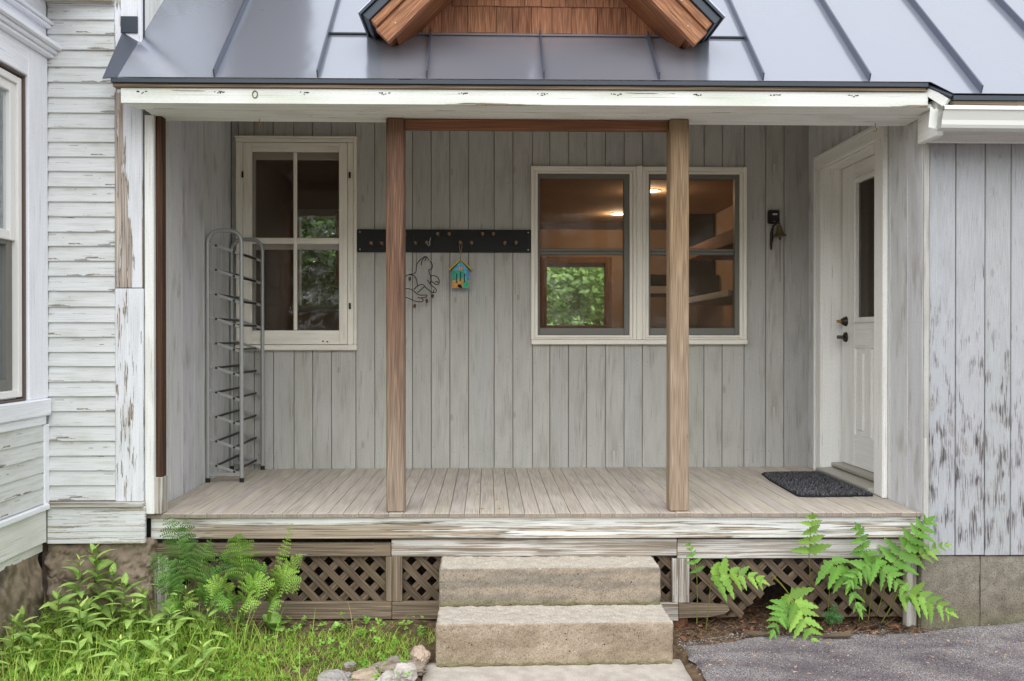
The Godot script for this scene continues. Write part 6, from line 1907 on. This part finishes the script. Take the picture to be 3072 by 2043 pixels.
func rocks() -> void:
	# x, z, half sizes, roundness, colour, yaw, roll, label
	var list := [
		[-0.315, 0.41, 0.052, 0.045, 0.06, 0.9, lin(206, 184, 164), 0.3, 0.3, "tan egg-shaped rock against the left side of the lower step"],
		[-0.47, 0.5, 0.085, 0.016, 0.055, 0.3, lin(150, 144, 138), 0.35, 0.28, "thin grey slate wedge propped up among the edging rocks"],
		[-0.385, 0.55, 0.11, 0.03, 0.055, 0.5, lin(150, 132, 116), 0.1, 0.0, "flat brown rock behind the white speckled boulder"],
		[-0.362, 0.655, 0.058, 0.055, 0.052, 0.95, lin(226, 220, 214), 0.5, 0.1, "white boulder with dark speckles, at the path's left corner"],
		[-0.425, 0.73, 0.062, 0.045, 0.045, 0.9, lin(230, 226, 220), 1.2, 0.0, "small white rock below the speckled boulder"],
		[-0.535, 0.66, 0.075, 0.035, 0.06, 0.7, lin(190, 168, 146), 0.2, 0.1, "tan rock between the grey cobble and the white boulder"],
		[-0.66, 0.7, 0.08, 0.05, 0.06, 0.9, lin(158, 160, 164), 0.1, 0.0, "smooth bluish grey cobble, leftmost at the picture's bottom edge"],
		[-0.52, 0.75, 0.07, 0.03, 0.05, 0.8, lin(196, 178, 158), 0.6, 0.0, "low tan rock at the very bottom edge, right of the grey cobble"],
		[-0.63, 0.48, 0.03, 0.016, 0.022, 0.6, lin(168, 164, 166), 0.4, 0.0, "little grey stone lying alone in the grass"]]
	for q in list:
		var mb := MB.new()
		var half := Vector3(q[2], q[3], q[4]) * 0.88
		var c: Color = q[6]
		mb.col = c
		var flat: bool = q[5] < 0.4
		var nz := FastNoiseLite.new()
		nz.seed = int(q[0] * -1000)
		nz.frequency = 7.0
		var tnt := func(_p: Vector3, _n: Vector3) -> Color: return Color(c.r, c.g, c.b).lerp(Color(0.5, 0.5, 0.5), 0.35) * 1.7
		# a squashed, lumpy sphere: the block's corners are drawn in before it is displaced
		lump(mb, Vector3.ZERO, Vector3.ONE * 0.05, 0.05 * clampf(q[5], 0.35, 0.98), 0.018 if not flat else 0.01, 22.0, 0.007, int(q[0] * -1000), tnt)
		var xf := Transform3D(Basis(Vector3.UP, q[7]) * Basis(Vector3.BACK, q[8]) * Basis.from_scale(half / 0.05), Vector3(q[0], gy(q[0], q[1]) + q[3] * 0.55, q[1]))
		var o := put(self, "rock", mb, M.rock, xf)
		tag(o, q[9], "rock", "edging rocks left of the path")


func litter() -> void:
	# dead leaves, bark and needles along the right-hand lattice and beside the steps
	var lf := MB.new()
	for s in [-1.0, 1.0]:
		lf.tri(Vector3(0, 0, -0.02), Vector3(s * 0.011, 0.006, 0), Vector3(0, 0.002, 0.022), Vector3.UP, Vector3.UP, Vector3.UP)
	var nd := MB.new()
	nd.quad(Vector3(-0.0011, 0, -0.035), Vector3(0.0011, 0, -0.035), Vector3(0.0009, 0.006, 0.03), Vector3(-0.0009, 0.006, 0.03), Vector3.UP)
	nd.quad(Vector3(0, -0.001, -0.035), Vector3(0, 0.001, -0.035), Vector3(0, 0.007, 0.03), Vector3(0, 0.005, 0.03), Vector3.RIGHT)
	var la := []
	var lc := []
	var na := []
	var nc := []
	for k in 2600:
		var x := rng.randf_range(0.93, 2.25)
		var z := rng.randf_range(-0.5, 0.24)
		if z > 0.13 + 0.1 * smoothstep(1.4, 0.95, x) and rng.randf() > 0.12: continue
		var p := Vector3(x, gy(x, z) + rng.randf_range(0.004, 0.022), z)
		var xf := Transform3D(Basis(Vector3.UP, rng.randf() * TAU) * Basis(Vector3.RIGHT, rng.randf_range(-0.5, 0.5)) * Basis(Vector3.BACK, rng.randf_range(-0.7, 0.7)) * Basis.from_scale(Vector3.ONE * rng.randf_range(0.4, 1.15)), p)
		if rng.randf() < 0.3:
			la.append(xf); lc.append(lin(82, 56, 40).lerp(lin(160, 112, 78), pow(rng.randf(), 2.0)))
		else:
			na.append(xf); nc.append(lin(70, 50, 38).lerp(lin(168, 132, 98), pow(rng.randf(), 1.6)))
	for k in 420:   # a few blown out over the asphalt and the soil left of the steps
		var right := rng.randf() < 0.45
		var x := rng.randf_range(1.0, 3.0) if right else rng.randf_range(-1.4, -0.28)
		var z := rng.randf_range(0.2, 0.75) if right else rng.randf_range(0.0, 0.45)
		var xf := Transform3D(Basis(Vector3.UP, rng.randf() * TAU) * Basis.from_scale(Vector3.ONE * rng.randf_range(0.25, 0.7)), Vector3(x, 0.03 if right else gy(x, z) + 0.008, z))
		if right and rng.randf() < 0.5:
			la.append(xf); lc.append(lin(170, 130, 96).lerp(lin(206, 176, 140), rng.randf()))
		else:
			na.append(xf); nc.append(lin(190, 166, 128).lerp(lin(120, 90, 66), rng.randf()))
	var o := scatter(self, "dead_leaves", lf.mesh(), M.debris, la, lc)
	tag(o, "brown dead leaves along the right lattice and drive", "leaf litter")
	o = scatter(self, "dry_needles", nd.mesh(), M.debris, na, nc)
	tag(o, "dry straw and needles along the lattice foot", "leaf litter")
	var dx := []
	var dc := []
	for k in 70:
		dx.append(Transform3D(Basis(Vector3.UP, rng.randf() * TAU) * Basis(Vector3.RIGHT, rng.randf_range(-0.3, 0.3)) * Basis.from_scale(Vector3.ONE * rng.randf_range(0.12, 0.5)), Vector3(rng.randf_range(-1.6, 2.2), DECK + 0.003, -1.5 * pow(rng.randf(), 1.3) - 0.02)))
		dc.append(lin(90, 64, 44).lerp(lin(190, 150, 100), rng.randf()))
	var db := scatter(self, "deck_leaf_bits", lf.mesh(), M.debris, dx, dc)
	tag(db, "small brown leaf bits blown over the porch deck", "leaf litter")
	var pb := MB.new()
	lathe(pb, [Vector2(0, 0.6), Vector2(0.6, 0.45), Vector2(0.9, 0.0), Vector2(0, -0.4)], 6)
	var pxf := []
	var pc := []
	for k in 3600:
		var x := rng.randf_range(0.93, 3.3)
		var z := 0.11 + 0.12 * smoothstep(1.4, 0.95, x) + (0.75 * pow(rng.randf(), 2.0) if rng.randf() < 0.7 else rng.randf_range(-0.15, 0.1))
		pxf.append(Transform3D(Basis(Vector3.UP, rng.randf() * TAU) * Basis.from_scale(Vector3(1, 0.7, 0.8) * rng.randf_range(0.0015, 0.0048)), Vector3(x, 0.006 + 0.018 * smoothstep(2.2, 2.9, x) * smoothstep(0.6, 0.1, z), z)))
		var g := rng.randf_range(0.08, 0.55)
		pc.append(Color(g, g * 0.96, g * 0.92))
	var po := scatter(self, "grit", pb.mesh(), M.debris, pxf, pc)
	tag(po, "loose grit and small stones along the edge of the asphalt drive", "grit")
	# a curled leaf and splinters that can be told apart
	var mb := MB.new()
	slab(mb, PackedVector2Array([Vector2(-0.12, -0.01), Vector2(-0.03, -0.028), Vector2(0.06, -0.03), Vector2(0.085, 0.02), Vector2(0.1, 0.045), Vector2(0.04, 0.012), Vector2(-0.04, 0.004)]), 0.0, 0.008, Vector2(1, 0))
	var sp := put(self, "wood_scrap", mb, M.lattice_wood, Transform3D(Basis(Vector3.RIGHT, -1.4), Vector3(1.75, 0.02, 0.2)))
	tag(sp, "flat splintered piece of brown board on the ground by the drive's edge", "wood scrap")
	mb = MB.new()
	slab(mb, PackedVector2Array([Vector2(-0.07, 0.0), Vector2(0.0, -0.016), Vector2(0.07, -0.012), Vector2(0.05, 0.012), Vector2(-0.02, 0.018)]), 0.0, 0.007, Vector2(1, 0))
	sp = put(self, "wood_scrap", mb, M.lattice_wood, Transform3D(Basis(Vector3.RIGHT, -1.35), Vector3(1.36, 0.016, 0.17)))
	tag(sp, "thin strip of brown bark lying left of the lowest fern", "wood scrap")


# ---------------------------------------------------------------- trees behind the house and behind the viewer
func trees() -> void:
	var tuft := MB.new()
	var r2 := RandomNumberGenerator.new()
	r2.seed = 5
	for k in 24:
		var c := Vector3(r2.randf_range(-0.2, 0.2), r2.randf_range(-0.16, 0.16), r2.randf_range(-0.2, 0.2))
		var d := Vector3(r2.randf_range(-1, 1), r2.randf_range(-0.7, 0.5), r2.randf_range(-1, 1)).normalized()
		var sd := d.cross(Vector3(r2.randf(), 1, r2.randf())).normalized()
		var nn := sd.cross(d).normalized()
		nn = nn if nn.y > 0 else -nn
		var s := r2.randf_range(0.035, 0.06)
		tuft.quad(c - d * s, c + sd * s * 0.55, c + d * s, c - sd * s * 0.55, nn)
	var tm := tuft.mesh()
	var make := func(called: String, label: String, at: Vector3, h: float, r: float, n: int, hue: Color, grp: String) -> void:
		var t := thing(called, label, "tree", at, grp)
		var mb := MB.new()
		tube(mb, [at, at + Vector3(0.1, h * 0.3, 0.05), at + Vector3(-0.05, h * 0.6, 0.1), at + Vector3(0.05, h * 0.9, 0)], [h * 0.022, h * 0.018, h * 0.012, h * 0.004], 8)
		var clumps := []
		for k in 22:
			var a := k * 2.4
			var v := lerpf(0.12, 0.97, k / 21.0)
			var rr := r * sqrt(maxf(0.05, sin(PI * clampf(v * 0.85 + 0.12, 0, 1)))) * rng.randf_range(0.55, 1.0)
			var c := at + Vector3(cos(a) * rr, h * v, sin(a) * rr)
			clumps.append([c, r * rng.randf_range(0.3, 0.5)])
			tube(mb, [at + Vector3(0, h * maxf(0.08, v - 0.12), 0), c], [h * 0.006, h * 0.002], 5)
		put(t, "trunk", mb, M.bark)
		var xfs := []
		var cols := []
		for k in n:
			var cl: Array = clumps[rng.randi() % clumps.size()]
			var d: Vector3 = Vector3(rng.randfn(), rng.randfn() * 0.75, rng.randfn()) * cl[1] * 0.55
			xfs.append(Transform3D(Basis(Vector3.UP, rng.randf() * TAU) * Basis(Vector3.RIGHT, rng.randf_range(-0.6, 0.6)) * Basis.from_scale(Vector3.ONE * rng.randf_range(0.8, 1.5)), cl[0] + d))
			cols.append(hue * rng.randf_range(0.7, 1.35))
		var o := scatter(t, "crown", tm, M.tree_leaf, xfs, cols)
	var g := lin(168, 208, 118)
	make.call("leafy_tree", "bushy green tree behind the house, seen through the rear window", Vector3(1.2, 0, -12.0), 4.2, 1.7, 3400, g, "")
	make.call("leafy_tree", "green tree behind the house, seen through the four-pane window", Vector3(-2.7, 0, -8.5), 5.0, 1.9, 3400, lin(98, 128, 70), "")
	make.call("leafy_tree", "pale green tree at the right edge of the rear window", Vector3(4.4, 0, -15.5), 4.6, 2.0, 2600, lin(112, 150, 76), "")
	var spots := [[-16.0, 31.0, 9.5], [-9.5, 34.0, 10.5], [-3.5, 30.0, 8.5], [2.6, 35.0, 11.0], [8.4, 31.0, 9.0], [14.5, 34.0, 10.0], [-22.0, 32.0, 10.5]]
	for s in spots:
		make.call("garden_tree", "broad green tree across the yard, mirrored in the window panes", Vector3(s[0], 0, s[1]), s[2], s[2] * 0.36, 3600, lin(82, 122, 52), "trees across the yard")
